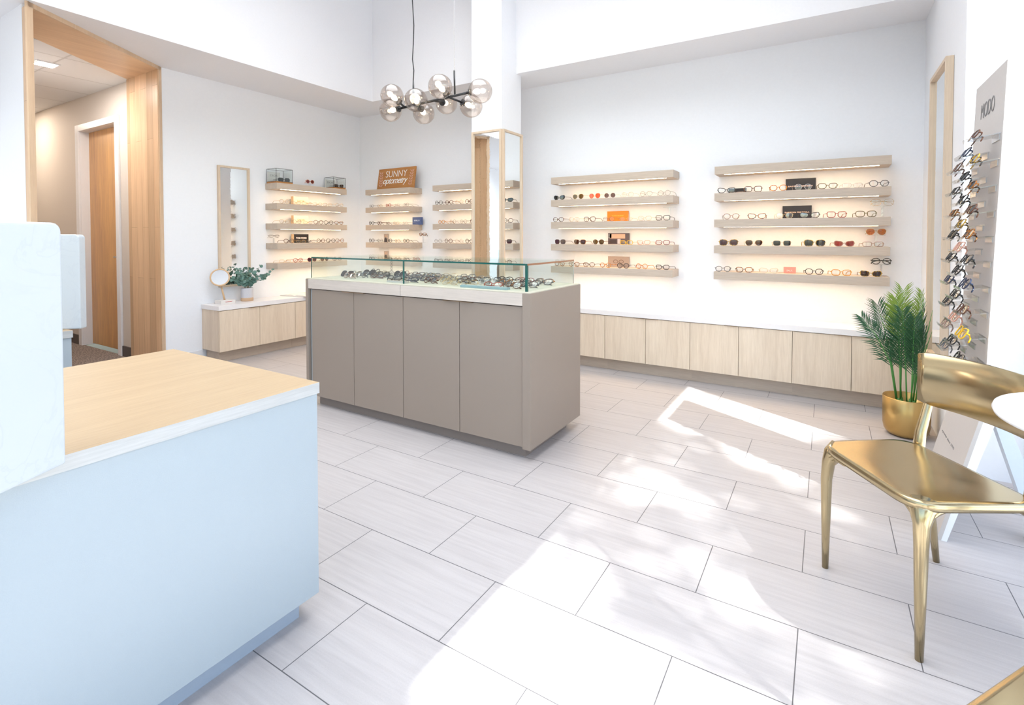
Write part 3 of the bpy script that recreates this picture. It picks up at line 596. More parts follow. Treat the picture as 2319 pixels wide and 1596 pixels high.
for k in (3, 4):
    pc = card(f'small upright portrait photo card on the {ORD[k]} shelf of the corner unit', -4.80, -4.735, ZTOP[k], .105, (.42, .36, .34), name='portrait_card')
    MB().lathe([(0, 0), (.010, .002), (.012, .012), (.008, .022), (0, .024)], 10, (0, -.010, .065)).build('face', paint('photo_skin', (.55, .36, .28), .5, 0), pc, world=False)
    MB().prism([(-.026, 0), (.026, 0), (.02, .045), (.006, .06), (-.006, .06), (-.02, .045)], -.0145, -.012, 'y').build('dark_jacket', paint('photo_dark', (.06, .055, .07), .5, 0), pc, world=False)
for k, zz in ((1, .1), (2, .1)):
    c_ = card(f'cream card with gold lettering on the {ORD[k]} left-wall shelf', 3.60, 3.79, ZTOP[k], .095, (.80, .72, .58), 'DIOR', (.55, .38, .16), y=XW+.05, axis='y', thick=.045, tw=.5, tz=.5, th=.022)
    B((.0, -.097, 0), (.046, -.0955, .096)).build('wood_end', m_bamboo, c_, world=False)
c_ = card('black card with white lettering on the fourth left-wall shelf', 3.60, 3.79, ZTOP[3], .10, (.012, .010, .012), 'TOM FORD', (.85, .80, .78), y=XW+.05, axis='y', thick=.045, tw=.72, tz=.55, th=.020, wt=.02)
B((.0, -.097, 0), (.046, -.0955, .101)).build('pale_side', m_bamboo, c_, world=False)

# wire-edged display boxes with sunglasses
def wirebox(y0, y1, x0, x1, h, label, kind, lab2):
    t = thing('display_box', label, 'display box', ((x0+x1)/2, (y0+y1)/2, ZTOP[0]), 0, 'wire-edged display boxes'); r = .0022; b0 = ZTOP[0]
    B((x0, y0, b0), (x1, y1, b0+.016)).build('wooden_base', m_sign, t, .001)
    m = MB(); z0 = b0+.016; z1 = b0+h
    for x in (x0+r, x1-r):
        for y in (y0+r, y1-r): m.tube([(x, y, z0), (x, y, z1)], r, 6)
    for z in (z0+r, z1):
        for x in (x0+r, x1-r): m.tube([(x, y0, z), (x, y1, z)], r, 6)
        for y in (y0+r, y1-r): m.tube([(x0, y, z), (x1, y, z)], r, 6)
    m.build('wire_frame', m_black, t)
    g = MB(); g.box((x1-.0015, y0+.004, z0), (x1-.0005, y1-.004, z1)); g.box((x0+.004, y0+.0005, z0), (x1-.004, y0+.0015, z1)); g.box((x0+.004, y1-.0015, z0), (x1-.004, y1-.0005, z1)); g.build('glass_sides', m_window, t)
    ym = (y0+y1)/2-.03
    c = thing('logo_card', lab2, 'card', (x0+.02, ym, z0), 0, 'logo cards in the display boxes')
    B((0, -.075, .001), (.004, .075, h*.72)).build('block', paint('pale_card', (.62, .62, .60), .5, 0), c, world=False)
    lettering('DIOR', c, (.0045, 0, h*.48), (1, 0, 0), m_letter, width=.085, height=.022)
    return ym, z0
ym, z0 = wirebox(3.325, 3.525, -5.235, -5.065, .155, 'larger wire-edged glass box at near end of top left-wall shelf', 'square', 'pale logo card inside the larger display box')
glasses('square', 'black', 'black', (-5.095, ym+.045, z0), PI/2-.1, 'inside the larger wire-edged display box', 'glasses on the '+U[1], scale=1.02)
ym, z0 = wirebox(4.065, 4.245, -5.225, -5.065, .135, 'smaller wire-edged glass box at far end of top left-wall shelf', 'cat', 'pale logo card inside the smaller display box')
glasses('cat', 'black', 'brown', (-5.095, ym+.045, z0), PI/2-.1, 'inside the smaller wire-edged display box', 'glasses on the '+U[1], scale=.95)
riser(-5.15, 3.80, ZTOP[0], .035, 'clear acrylic riser between the two display boxes', PI/2)
glasses('round', 'pink', 'rose', (-5.14, 3.80, ZTOP[0]+.035), PI/2, 'between the two wire-edged boxes', 'glasses on the '+U[1], folded=True, scale=.95)

# Sunny optometry sign: tilted board leaning on the wall
sg = thing('wooden_sign', 'brown wooden sign with white hand lettering leaning on a shelf', 'sign', (-4.497, 4.50, ZTOP[0]), 0)
sg.rotation_euler = (-.16, .0, -.03)
B((-.315, 0, 0), (.315, .018, .262)).build('board', m_sign, sg, .002, world=False)
mwh = paint('white_sign_paint', (.85, .84, .82), .5, 0)
lettering('SUNNY', sg, (0, -.0006, .190), (0, -1, 0), mwh, width=.36, height=.078, weight=-.012)
lettering('optometry', sg, (-.005, -.0006, .088), (0, -1, 0), mwh, width=.42, height=.088, shear=.35, weight=.003, spacing=.85)
mrose = paint('rose_sign_paint', (.66, .40, .34), .5, 0)
for s, nme in ((-1, 'leaf_sprig'), (1, 'leaf_sprig')):
    m = MB(); m.tube([(s*.245, -.001, .03), (s*.262, -.001, .13), (s*.268, -.001, .225)], .0014, 5, upv=(0, 1, 0))
    for i in range(6):
        z = .045+i*.032
        for q in (-1, 1):
            cx = s*.25+q*.018+s*i*.003
            pts = [(cx-q*.014, z-.006), (cx+q*.002, z-.002), (cx+q*.014, z+.024), (cx-q*.002, z+.012)]
            m.prism(pts, -.0012, -.0004, 'y')
    m.build(nme, mrose, sg, world=False)

# ------------------------------------------------------------------ island with glass case
xl, xr, yf, yb, zt, zb = -3.2183, -1.3453, 2.3332, 2.9726, .9145, .066
il = thing('display_island', 'taupe laminate display island with oak drawers under a glass case', 'display counter', ((xl+xr)/2, (yf+yb)/2, 0))
B((xr-.05, yf, zb), (xr, yb, zt-.004)).build('side_panel', m_lami, il, .001)
B((xl, yf, zb), (xl+.026, yb, zt-.004)).build('side_panel', m_lami, il, .001)
B((xl+.027, yf+.035, zb), (xr-.051, yb-.002, .885)).build('carcass', m_lamig, il)
B((xl+.07, yf+.06, 0), (xr-.065, yb-.07, zb)).build('toe_kick', paint('taupe_toe_kick', (.24, .20, .18), .45), il)
dx = [-3.168, -2.7285, -2.277, -1.8305, -1.3985]
for i in range(4):
    d = B((dx[i]+.002, yf+.012, zb+.006), (dx[i+1]-.002, yf+.034, .836)).build('door', m_lami, il, .0008)
B((-3.186, yf+.020, zb+.006), (-3.171, yf+.034, .836)).build('gap_reflection', m_panel, il)  # blue reflection in the gap beside the door, put in as a coloured strip
for a, b in ((-3.191, -2.291), (-2.288, -1.3965)):
    B((a, yf+.001, .842), (b, yf+.030, zt-.006)).build('drawer', m_drawer, il, .001)
for a, b in ((-2.834, -2.617), (-1.947, -1.733)): B((a, yf-.004, .8365), (b, yf+.022, .840)).build('pull', m_bronze, il)
B((xl+.004, yf+.004, zt-.005), (xr-.004, yb-.004, zt)).build('case_floor', paint('pale_case_floor', (.56, .53, .43), .5), il)
gc = thing('glass_case', 'low clear glass case with green edges on top of the island', 'glass case', (-2.3, 2.67, zt))
gx0, gx1, gy0, gy1, gz = -3.2086, -1.3899, 2.3759, 2.9673, 1.067; th = .010
def pane(a, b): B(a, b).build('glass_pane', m_glass, gc)
pane((gx0, gy0, gz-th), (gx1, gy1, gz)); pane((gx0+th, gy0, zt), (-2.303, gy0+.006, gz-th)); pane((-2.301, gy0, zt), (gx1-th, gy0+.006, gz-th))
pane((gx0, gy0+.006, zt), (gx0+.006, gy1-.006, gz-th)); pane((gx1-.006, gy0+.006, zt), (gx1, gy1-.006, gz-th)); pane((gx0+.006, gy1-.006, zt), (gx1-.006, gy1, gz-th))
def edge(a, b): B(a, b).build('polished_edge', m_gedge, gc)
edge((gx0, gy0-.0012, gz-th), (gx1, gy0, gz)); edge((gx1-.001, gy0-.0012, zt), (gx1+.0005, gy0+.011, gz-th)); edge((gx1-.013, gy0-.0012, zt), (gx1-.001, gy0-.0002, gz-th))
edge((-2.3055, gy0-.0012, zt), (-2.2985, gy0+.006, gz-th)); edge((gx0-.001, gy0-.0012, zt), (gx0+.007, gy0-.0002, gz-th))
B((gx1, gy0, gz-th), (gx1+.0012, gy1, gz)).build('polished_edge', metal('bright_edge_strip', (.45, .30, .22), .2), gc)
B((gx1-.004, gy1-.004, zt), (gx1+.001, gy1+.001, gz-th)).build('corner_joint', m_chrome, gc)
# eyewear laid in rows inside the case
rnd = random.Random(5)
RW = ['front', 'second', 'middle', 'fourth', 'back']
kinds = ['panto', 'rect', 'oval', 'soft', 'round', 'cat', 'square']
cnt = {}
for r in range(5):
    for c in range(11):
        x = -3.10+c*.1555+rnd.uniform(-.012, .012)+(.04 if r % 2 else 0); y = 2.465+r*.098+rnd.uniform(-.01, .01)
        if c < 4 and r == 0 and c != 1: continue
        if x > -1.48: x = -1.48
        if c < 5: fr = rnd.choice(['black', 'black', 'grey', 'brown', 'blackwire', 'taupe', 'olive'])
        elif c < 7: fr = rnd.choice(['silver', 'taupe', 'navy', 'black', 'gold', 'grey'])
        elif c < 9: fr = rnd.choice(['black', 'navy', 'brown', 'black', 'grey', 'silver'])
        else: fr = rnd.choice(['brown', 'red', 'black', 'gold', 'tortoise', 'rustred'])
        if r == 0 and c > 5: fr = rnd.choice(['rustred', 'gold', 'navy', 'silver', 'brown'])
        kd = rnd.choice(kinds); lens = 'clear'
        if c == 0 and r in (1, 3): kd, fr, lens = 'big', 'black', 'brown'
        if c == 2 and r == 3: kd, fr, lens = 'aviator', 'black', 'grey'
        tl = math.radians(-40+rnd.uniform(-8, 8))
        glasses(kd, fr, lens, (x, y, zt+.004), rnd.uniform(-.14, .08), f'{NTH[c]} from left in the {RW[r]} row of the glass case', 'eyewear laid in the glass case', folded=True, tilt=tl)
tr = tag(B((-2.47, 2.395, zt+.0002), (-2.30, 2.425, zt+.014)).build('display_tray', m_chrome, None, .001), 'short grey metal bar holder at case front left of joint', 'holder')
tr = tag(B((-1.86, 2.390, zt+.0002), (-1.53, 2.425, zt+.014)).build('display_tray', paint('pale_blue_tray', (.30, .42, .46), .3), None, .001), 'long pale blue tray at front right inside the case', 'tray')
ch = MB()
for i in range(5):
    z = zt+.022+i*.024
    ch.tube([((.007 if i % 2 == 0 else .006)*math.cos(t*PI/8)-2.966, 2.93, z+.0125*math.sin(t*PI/8)) for t in range(16)], .0016, 5, True, upv=(0, 1, 0))
tag(ch.build('glasses_chain', m_black), 'black link chain hanging near the back left of the glass case', 'chain')

# ------------------------------------------------------------------ reception desks with quartz screens
def desk(x0, x1, y0, y1, label, lq, qa, qd, ql, qz1):
    t = thing('reception_desk', label, 'desk', ((x0+x1)/2, (y0+y1)/2, 0), 0, 'reception desks')
    top = B((x0, y0, .7175), (x1, y1, .752)); o = top.build('desktop', [m_deskx, m_deskedge], t)
    for p in o.data.polygons:
        if abs(p.normal.z) < .5: p.material_index = 1
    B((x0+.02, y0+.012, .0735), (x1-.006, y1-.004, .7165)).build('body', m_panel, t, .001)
    B((x0+.06, y0+.05, 0), (x1-.052, y1-.044, .0735)).build('toe_kick', m_toe, t)
    # rotated quartz privacy screen standing on the desktop
    d = Vector((qd[0], qd[1])).normalized(); ang = math.atan2(d.y, d.x)
    q = thing('quartz_screen', lq, 'privacy screen', (qa[0], qa[1], .752), ang, 'quartz desk screens')
    r = .018; h = qz1-.752; pts = [(0, 0), (ql, 0), (ql, h), (r, h)]+[(r-r*math.sin(a), h-r+r*math.cos(a)) for a in (PI/8, PI/4, 3*PI/8)]+[(0, h-r)]
    MB().prism(pts, -.14 if qd[1] < 0 and qd[0] > 0 else -.05, 0, 'y').build('slab', m_quartz, q, .006, world=False, seg=3)
desk(-2.30, -1.3775, -.65, 1.045, 'near reception desk with pale oak top and white front panel', 'large white quartz screen at the left edge on the near desk', (-1.325, .402), (.475, -.88), .62, 1.243)
desk(-4.10, -3.178, -.65, .997, 'far reception desk mostly hidden behind the near quartz screen', 'smaller quartz screen behind the near one, on the far desk', (-3.197, 1.034), (-.745, -.667), .55, 1.225)

# cream task chair behind the near desk
tc_ = thing('office_chair', 'cream upholstered office chair showing above the near quartz screen', 'chair', (-2.78, .45, 0), math.radians(-40))
m = MB(); n = 11
for i in range(n-1):
    a0 = -.7+1.4*i/(n-1); a1 = -.7+1.4*(i+1)/(n-1)
    P = lambda a, r_, z: (r_*math.sin(a), -.30+r_*math.cos(a), z)
    v = [m._v(P(a, r_, z)) for z in (.58, 1.335) for a, r_ in ((a0, .34), (a1, .34), (a1, .40), (a0, .40))]
    for f in ((0, 1, 2, 3), (7, 6, 5, 4), (0, 4, 5, 1), (1, 5, 6, 2), (2, 6, 7, 3), (3, 7, 4, 0)): m._f([v[k] for k in f], True)
bmesh.ops.remove_doubles(m.bm, verts=m.bm.verts, dist=.0001)
m.build('backrest', m_cream, tc_, .02, world=False, seg=3)
MB().lathe([(0, .44), (.24, .44), (.26, .47), (.26, .50), (.23, .53), (0, .54)], 28).build('seat', m_cream, tc_, world=False)
MB().lathe([(0, .08), (.025, .08), (.025, .44), (0, .44)], 16).build('gas_lift', m_chrome, tc_, world=False)
for i in range(5):
    a = i*2*PI/5; MB().tube([(0, 0, .085), (.15*math.cos(a), .15*math.sin(a), .075), (.29*math.cos(a), .29*math.sin(a), .055)], [.022, .018, .014], 8).tube([(.29*math.cos(a), .29*math.sin(a), .055), (.29*math.cos(a), .29*math.sin(a), .001)], .02, 10).build('base_arm', m_chrome, tc_, world=False)

# ------------------------------------------------------------------ pendant lamp
pd = thing('globe_chandelier', 'black branching chandelier with eight smoky glass globes over the island', 'chandelier', (-2.32, 2.66, 2.14))
G = [((-2.575, 2.558, 2.182), -1), ((-2.388, 2.592, 2.134), -1), ((-2.167, 2.581, 2.19), -1), ((-1.933, 2.70, 2.155), 1), ((-2.693, 2.66, 2.118), 1), ((-2.505, 2.80, 2.105), 1), ((-2.36, 2.88, 2.175), 1), ((-2.108, 2.837, 2.112), 1)]
p0, p1 = Vector((-2.60, 2.67, 2.125)), Vector((-2.0, 2.67, 2.15))
MB().tube([p0, p1], .0085, 10).build('bar', m_black, pd)
jn = [(-2.565, 2.67), (-2.44, 2.67), (-2.17, 2.67), (-2.0, 2.67), (-2.60, 2.67), (-2.44, 2.67), (-2.30, 2.67), (-2.17, 2.67)]
for i, (c, s) in enumerate(G):
    c = Vector(c); j = Vector((jn[i][0], jn[i][1], 2.125+(jn[i][0]+2.6)*.0417)); d = (c-j).normalized(); R = .078
    if (c-j).length < R+.012: j = c-d*(R+.012)
    s0 = c-d*(R-.006); 
    MB().tube([j, s0], .0075, 8).tube([s0-d*.004, s0+d*.012], [.024, .021], 16).build('socket_arm', m_black, pd)
    Rm = d.to_track_quat('Z', 'Y').to_matrix().to_4x4()
    prof = [(.020, -R*.965)]+[(R*math.sin(a), -R*math.cos(a)) for a in [.27+(.93*PI-.27)*k/20 for k in range(21)]]+[(0, R*.985)]
    g = MB().lathe(prof, 32, M=Matrix.Translation(c) @ Rm).build('glass_globe', m_globe, pd)
    MB().lathe([(0, -.026), (.007, -.024), (.015, -.012), (.0185, .002), (.0165, .013), (.009, .020), (0, .022)], 20, M=Matrix.Translation(c-d*.022) @ Rm).build('bulb', m_bulb, pd)
MB().tube([(-2.483, 2.67, 2.13), (-2.483, 2.67, 2.23), (-2.484, 2.67, 2.30)], [.009, .007, .004], 10).tube([(-2.484, 2.67, 2.30), (-2.478, 2.67, 2.37), (-2.490, 2.67, 2.45), (-2.482, 2.67, 2.55), (-2.476, 2.67, 2.68), (-2.488, 2.67, 2.85), (-2.485, 2.67, ZT-.02)], .0035, 8).lathe([(0, 0), (.055, 0), (.055, .02), (0, .02)], 24, (-2.485, 2.67, ZT-.02)).build('power_cord', m_black, pd)
MB().tube([(-2.117, 2.67, 2.145), (-2.122, 2.67, 2.31)], .006, 10).build('stem_rod', m_black, pd)
MB().tube([(-2.122, 2.67, 2.31), (-2.122, 2.67, ZT)], .0008, 5).build('suspension_wire', m_chrome, pd)

# ------------------------------------------------------------------ items on the left worktop
ZC = .5488
vs = thing('vase', 'small grey and tan ceramic vase on the left worktop', 'vase', (-5.13, 3.03, ZC))
MB().lathe([(0, 0), (.056, 0), (.058, .003), (.058, .036)], 32).build('tan_base_band', paint('raw_clay', (.62, .42, .27), .8), vs, world=False)
MB().lathe([(.058, .036), (.0585, .04), (.058, .130), (.054, .136), (.050, .134), (.048, .05), (0, .048)], 32).build('body', paint('grey_glaze', (.58, .57, .60), .5, .3, 120), vs, world=False)
eu = thing('eucalyptus', 'bunch of blue-green eucalyptus stems standing in the ceramic vase', 'plant', (-5.13, 3.03, ZC+.06))
m_leaf = paint('eucalyptus_leaf', (.13, .245, .20), .55); m_stem = paint('eucalyptus_stem', (.22, .20, .12), .6)
rnd = random.Random(11); lf = MB(); st = MB()
def leaf_disc(m, c, nrm, r, sq=1.0):
    n = Vector(nrm).normalized(); a = n.orthogonal().normalized(); b = n.cross(a)
    k = [m._v(c+a*math.cos(t*PI/4)*r*sq+b*math.sin(t*PI/4)*r+n*(.12*r if t % 2 else 0)) for t in range(8)]
    q = [m._v(Vector(v.co)-n*.0006) for v in k]
    m._f(k, True); m._f(q[::-1], True)
for i in range(17):
    a = rnd.uniform(0, 2*PI); sp = rnd.uniform(.05, .17); hh = rnd.uniform(.17, .30)
    if i == 0: a, sp, hh = 1.3, .26, .25
    if i == 1: a, sp, hh = 1.1, .21, .21
    if i == 2: a, sp, hh = -1.7, .20, .19
    tip = Vector((sp*math.cos(a)*.75+.015, sp*math.sin(a), hh)); pts = [Vector((0, 0, 0)), Vector((tip.x*.15, tip.y*.15, .10)), Vector((tip.x*.55, tip.y*.55, hh*.72)), tip]
    st.tube(pts, [.0022, .002, .0016, .001], 5)
    for k in range(7):
        f = .42+.58*k/6; seg = 1 if f < .6 else 2; u = (f-.33)/.33 if seg == 1 else (f-.66)/.34; u = min(max(u, 0), 1)
        base = pts[seg].lerp(pts[seg+1], u) if seg < 3 else tip
        for s in (-1, 1):
            o = Vector((rnd.uniform(-1, 1), rnd.uniform(-1, 1), rnd.uniform(-.3, .6))).normalized(); r = rnd.uniform(.014, .023)*(1.1-.35*f)*1.15
            leaf_disc(lf, base+o*r*.9, Vector((rnd.uniform(-.2, 1), rnd.uniform(-.9, .3), rnd.uniform(-.3, 1))), r, rnd.uniform(.7, 1))
for q_ in (lf, st):
    for v_ in q_.bm.verts:
        if v_.co.x < -.06: v_.co.x = -.06+(v_.co.x+.06)*.2
st.build('stems', m_stem, eu, world=False); tag(lf.build('leaves', m_leaf, eu, world=False), kind=None)
vm = thing('vanity_mirror', 'round wooden-rimmed table mirror on a small white block base', 'mirror', (-5.13, 2.79, ZC), .0)
B((-.055, -.055, 0), (.06, .085, .036)).build('base', paint('pale_block', (.78, .74, .70), .5), vm, .002, world=False)
lettering('eyewear', vm, (.0605, .02, .019), (1, 0, 0), paint('red_print', (.55, .06, .05), .5, 0), width=.07, height=.008, weight=.02)
MB().tube([(0, .01, .036), (0, -.02, .17)], [.009, .0075], 10).build('post', m_bamboo, vm, world=False)
RM = Matrix.Translation((0.005, -.035, .262)) @ Euler((0, math.radians(78), math.radians(-32)), 'XYZ').to_matrix().to_4x4()
m = MB(); m.lathe([(.074, -.008), (.087, -.008), (.088, 0), (.087, .008), (.074, .008), (.074, -.008)], 40, M=RM); m.build('rim', m_bamboo, vm, world=False)
m = MB(); m.M = RM; m.prism([(.0745*math.cos(t*PI/20), .0745*math.sin(t*PI/20)) for t in range(40)], -.003, .004); m.build('mirror_glass', m_mirror, vm, world=False)
mg = thing('magazine', 'open magazine lying on the left worktop beside the island', 'magazine', (-5.09, 3.65, ZC), .25)
m = MB()
for s in (-1, 1):
    top = [(s*x, 0, z) for x, z in ((0, .004), (.04, .018), (.09, .016), (.15, .008), (.19, .006))]
    vv = [[m._v((x, y, z)) for x, _, z in top] for y in (-.13, .13)]; bb = [[m._v((x, y, .001)) for x, _, z in top] for y in (-.13, .13)]
    for k in range(4):
        m._f([vv[0][k], vv[0][k+1], vv[1][k+1], vv[1][k]], True); m._f([bb[0][k], bb[0][k+1], bb[1][k+1], bb[1][k]])
        for y in (0, 1): m._f([vv[y][k], vv[y][k+1], bb[y][k+1], bb[y][k]])
    m._f([vv[0][4], vv[1][4], bb[1][4], bb[0][4]])
m.build('pages', paint('magazine_paper', (.80, .76, .70), .4), mg, world=False)
B((-.195, -.135, 0), (.195, .135, .001)).build('cover', paint('magazine_cover', (.10, .07, .055), .4), mg, world=False)

# ------------------------------------------------------------------ palm in a gold pot
px, py = .430, 3.872
pot = thing('gold_planter', 'round brushed gold metal planter at the end of the cabinets', 'planter', (px, py, 0))
prof = [(0, 0), (.075, 0), (.095, .008), (.112, .03), (.119, .065), (.121, .12), (.121, .232), (.118, .235), (.115, .232), (.115, .16), (0, .158)]
MB().lathe(prof, 64).build('pot_wall', m_brassd, pot, world=False)
pl = thing('potted_palm', 'artificial green palm with upright fronds in the gold planter', 'plant', (px, py, .1585))
m_pstem = paint('palm_stem_green', (.07, .26, .05), .4); m_f1 = paint('palm_leaf_dark', (.03, .11, .04), .4); m_f2 = paint('palm_leaf_light', (.24, .36, .05), .45)
m_bark = paint('palm_bark', (.16, .12, .10), .9)
rnd = random.Random(3)
fr_ = [(-.045, -.03, -.125, -.02, .34, .55), (-.03, -.02, -.05, -.03, .42, .66), (-.03, .01, -.02, .02, .45, .72), (.02, -.04, .02, -.07, .36, .56), (.03, -.02, .06, -.03, .44, .70), (.04, .0, .10, -.02, .38, .62),
       (.02, .02, .08, .06, .40, .68), (.03, .03, .10, .05, .34, .52), (-.02, .03, -.05, .08, .38, .66), (.035, -.03, .09, -.08, .34, .50), (-.04, .0, -.13, .03, .40, .62), (0, -.03, -.03, -.07, .40, .60)]
for i, (bx, by, tx, ty, hs, ht) in enumerate(fr_):
    base = Vector((bx, by, 0)); mid = Vector((bx+(tx-bx)*.35, by+(ty-by)*.35, hs*.62)); tip = Vector((tx*1.15, ty*1.15, ht)); out = Vector((tx-bx, ty-by, 0)); out = out.normalized() if out.length > .01 else Vector((1, 0, 0))
    if i == 0: tip = Vector((-.235, -.03, .545)); mid = Vector((-.085, -.02, .28))
    sp = [base, mid, mid.lerp(tip, .5)+Vector((0, 0, .03)), tip]
    s_ = MB(); s_.tube(sp, [.0048, .004, .0026, .001], 6); s_.tube([base, base+Vector((0, 0, .06))], [.011, .006], 7)
    so_ = s_.build('frond_stem', m_pstem, pl, world=False)
    lb = MB(); nl = 28
    for k in range(nl):
        f_ = k/(nl-1); seg = sp[1].lerp(sp[2], f_*2) if f_ < .5 else sp[2].lerp(sp[3], f_*2-1)
        dirn = (sp[3]-sp[1]).normalized()
        side = dirn.cross(Vector((rnd.uniform(-.3, .3)+.25, -1, .1))).normalized()
        ln = (.165 if i else .13)*(1-.55*abs(f_-.35)*1.2)*rnd.uniform(.85, 1.1)
        for s in (-1, 1):
            dv = (dirn*.86+side*s*(.80-.30*f_)+Vector((0, rnd.uniform(-.3, .3), 0))).normalized()
            p0_ = seg; p1_ = seg+dv*ln*.5; p2_ = seg+dv*ln+Vector((0, 0, -.018)); wv = dv.cross(Vector((.2, -1, .3))).normalized()*.0031
            nv = dv.cross(wv).normalized()*.0007
            lb.mi = 1 if (i in (1, 2, 4, 6, 8) and f_ > .35) else 0
            a = [lb._v(p0_-wv*.4+nv), lb._v(p0_+wv*.4+nv), lb._v(p1_+wv+nv), lb._v(p2_), lb._v(p1_-wv+nv)]
            lb._f(a, True)
            b = [lb._v(p0_-wv*.4-nv), lb._v(p0_+wv*.4-nv), lb._v(p1_+wv-nv), lb._v(p2_), lb._v(p1_-wv-nv)]
            lb._f(b[::-1], True)
    for v_ in lb.bm.verts:
        if v_.co.x > .06: v_.co.x = .06+(v_.co.x-.06)*.25
        if v_.co.y > .10: v_.co.y = .10+(v_.co.y-.10)*.6
    lb.build('leaflets', [m_f1, m_f2], so_, world=False)
MB().lathe([(0, .004), (.11, .004), (.11, 0), (0, 0)], 24).build('soil', m_bark, pl, world=False)

# ------------------------------------------------------------------ MODO eyewear tower
mt = thing('eyewear_tower', 'tall leaning taupe display tower with acrylic ledges by the window', 'display stand', (.50, 2.83, 0))
y0m, y1m = 2.585, 3.045
def xp(z): return .527+(z-.60)*.035      # panel face x at height z (slight backward lean)
pp = [(.392, 0), (.406, 0), (xp(.58)+.012, .555), (xp(.60)+.014, .60), (xp(1.88)+.012, 1.88), (xp(1.88), 1.88), (xp(.60), .60), (xp(.58), .56)]
def prism_y(poly, a, b, mat, name, par):
    m = MB(); m.prism(poly, a, b, 'y'); return m.build(name, mat, par)
prism_y(pp, y0m, y1m, m_dispan, 'panel', mt)
# white return on the near edge that widens to a foot
prism_y([(.406, .0), (.424, .0), (xp(.6)+.050, .56), (xp(1.88)+.042, 1.88), (xp(1.88)+.0125, 1.88), (xp(.60)+.0145, .60), (xp(.58)+.0125, .555)], y0m+.001, y0m+.016, m_disedge, 'edge_return', mt)
prism_y([(.406, .0), (.424, .0), (xp(.6)+.050, .56), (xp(1.88)+.042, 1.88), (xp(1.88)+.0125, 1.88), (xp(.60)+.0145, .60), (xp(.58)+.0125, .555)], y1m-.016, y1m-.001, m_disedge, 'edge_return', mt)
prism_y([(xp(.62)+.014, .62), (xp(.70)+.014, .70), (.790, .02), (.790, 0), (.722, 0)], 2.72, 2.80, m_tleg, 'rear_strut', mt)
lettering('MODO', mt, (xp(1.75)-.0015-.50, 2.825-2.83, 1.752), (-1, 0, .035), m_letter, width=.205, height=.062, weight=-.02)
o_ = lettering('eyewear since 1990', mt, (.455-.50, 2.80-2.83, .345), (-1, 0, .25), m_letter, width=.24, height=.014, weight=-.02)
fk = ['panto', 'rect', 'soft', 'oval', 'cat', 'square']
rnd = random.Random(21)
zrows = [1.612-.0985*i for i in range(10)]
ci = 0
for col, (yc, zo, name) in enumerate(((2.665, 0, 'near column'), (2.815, -.052, 'middle column'), (2.965, 0, 'far column'))):
    rows = range(10) if col < 2 else range(1, 10)
    for i in rows:
        z = zrows[i]+zo
        if z < .66: continue
        x1 = xp(z); lt_ = MB()
        lt_.prism([(x1-.001, z), (x1-.085, z-.016), (x1-.089, z-.005), (x1-.092, z-.006), (x1-.087, z-.0195), (x1-.001, z-.0035)], yc-.066, yc+.066, 'y')
        L_ = thing('acrylic_ledge', f'clear acrylic ledge, {NTH[i]} from top in the {name} of the tower', 'ledge', (x1, yc, z), 0, 'acrylic ledges of the tower')
        L_ = tag(L_); lt_.build('plate', m_acrylic, L_)
        B((x1-.004, yc-.05, z-.026), (x1-.001, yc+.05, z-.004)).build('bracket', m_chrome, L_)
        skip = False
        if skip and col: continue
        fr = rnd.choice(['black', 'black', 'brown', 'tortoise', 'grey', 'black', 'navy', 'black', 'taupe', 'brown', 'darktort'])
        if (col, i) in ((1, 4), (1, 7)): fr = 'pink'
        if (col, i) == (0, 8): fr = 'yellow'
        kd = rnd.choice(fk); lens = rnd.choice(['clear', 'clear', 'clear', 'demo', 'grey']) if i < 5 else 'clear'
        q = (Matrix.Rotation(-PI/2, 3, 'Z') @ Matrix.Rotation(math.radians(-30), 3, 'X')).to_quaternion()
        glasses(kd, fr, lens, (x1-.080, yc, z-.013), 0, f'on ledge {NTH[i]} from top, {name} of the tower', 'eyewear on the tower', folded=True, quat=q, scale=1.06)
# leftover glasses at the foot of the tower's lowest ledge

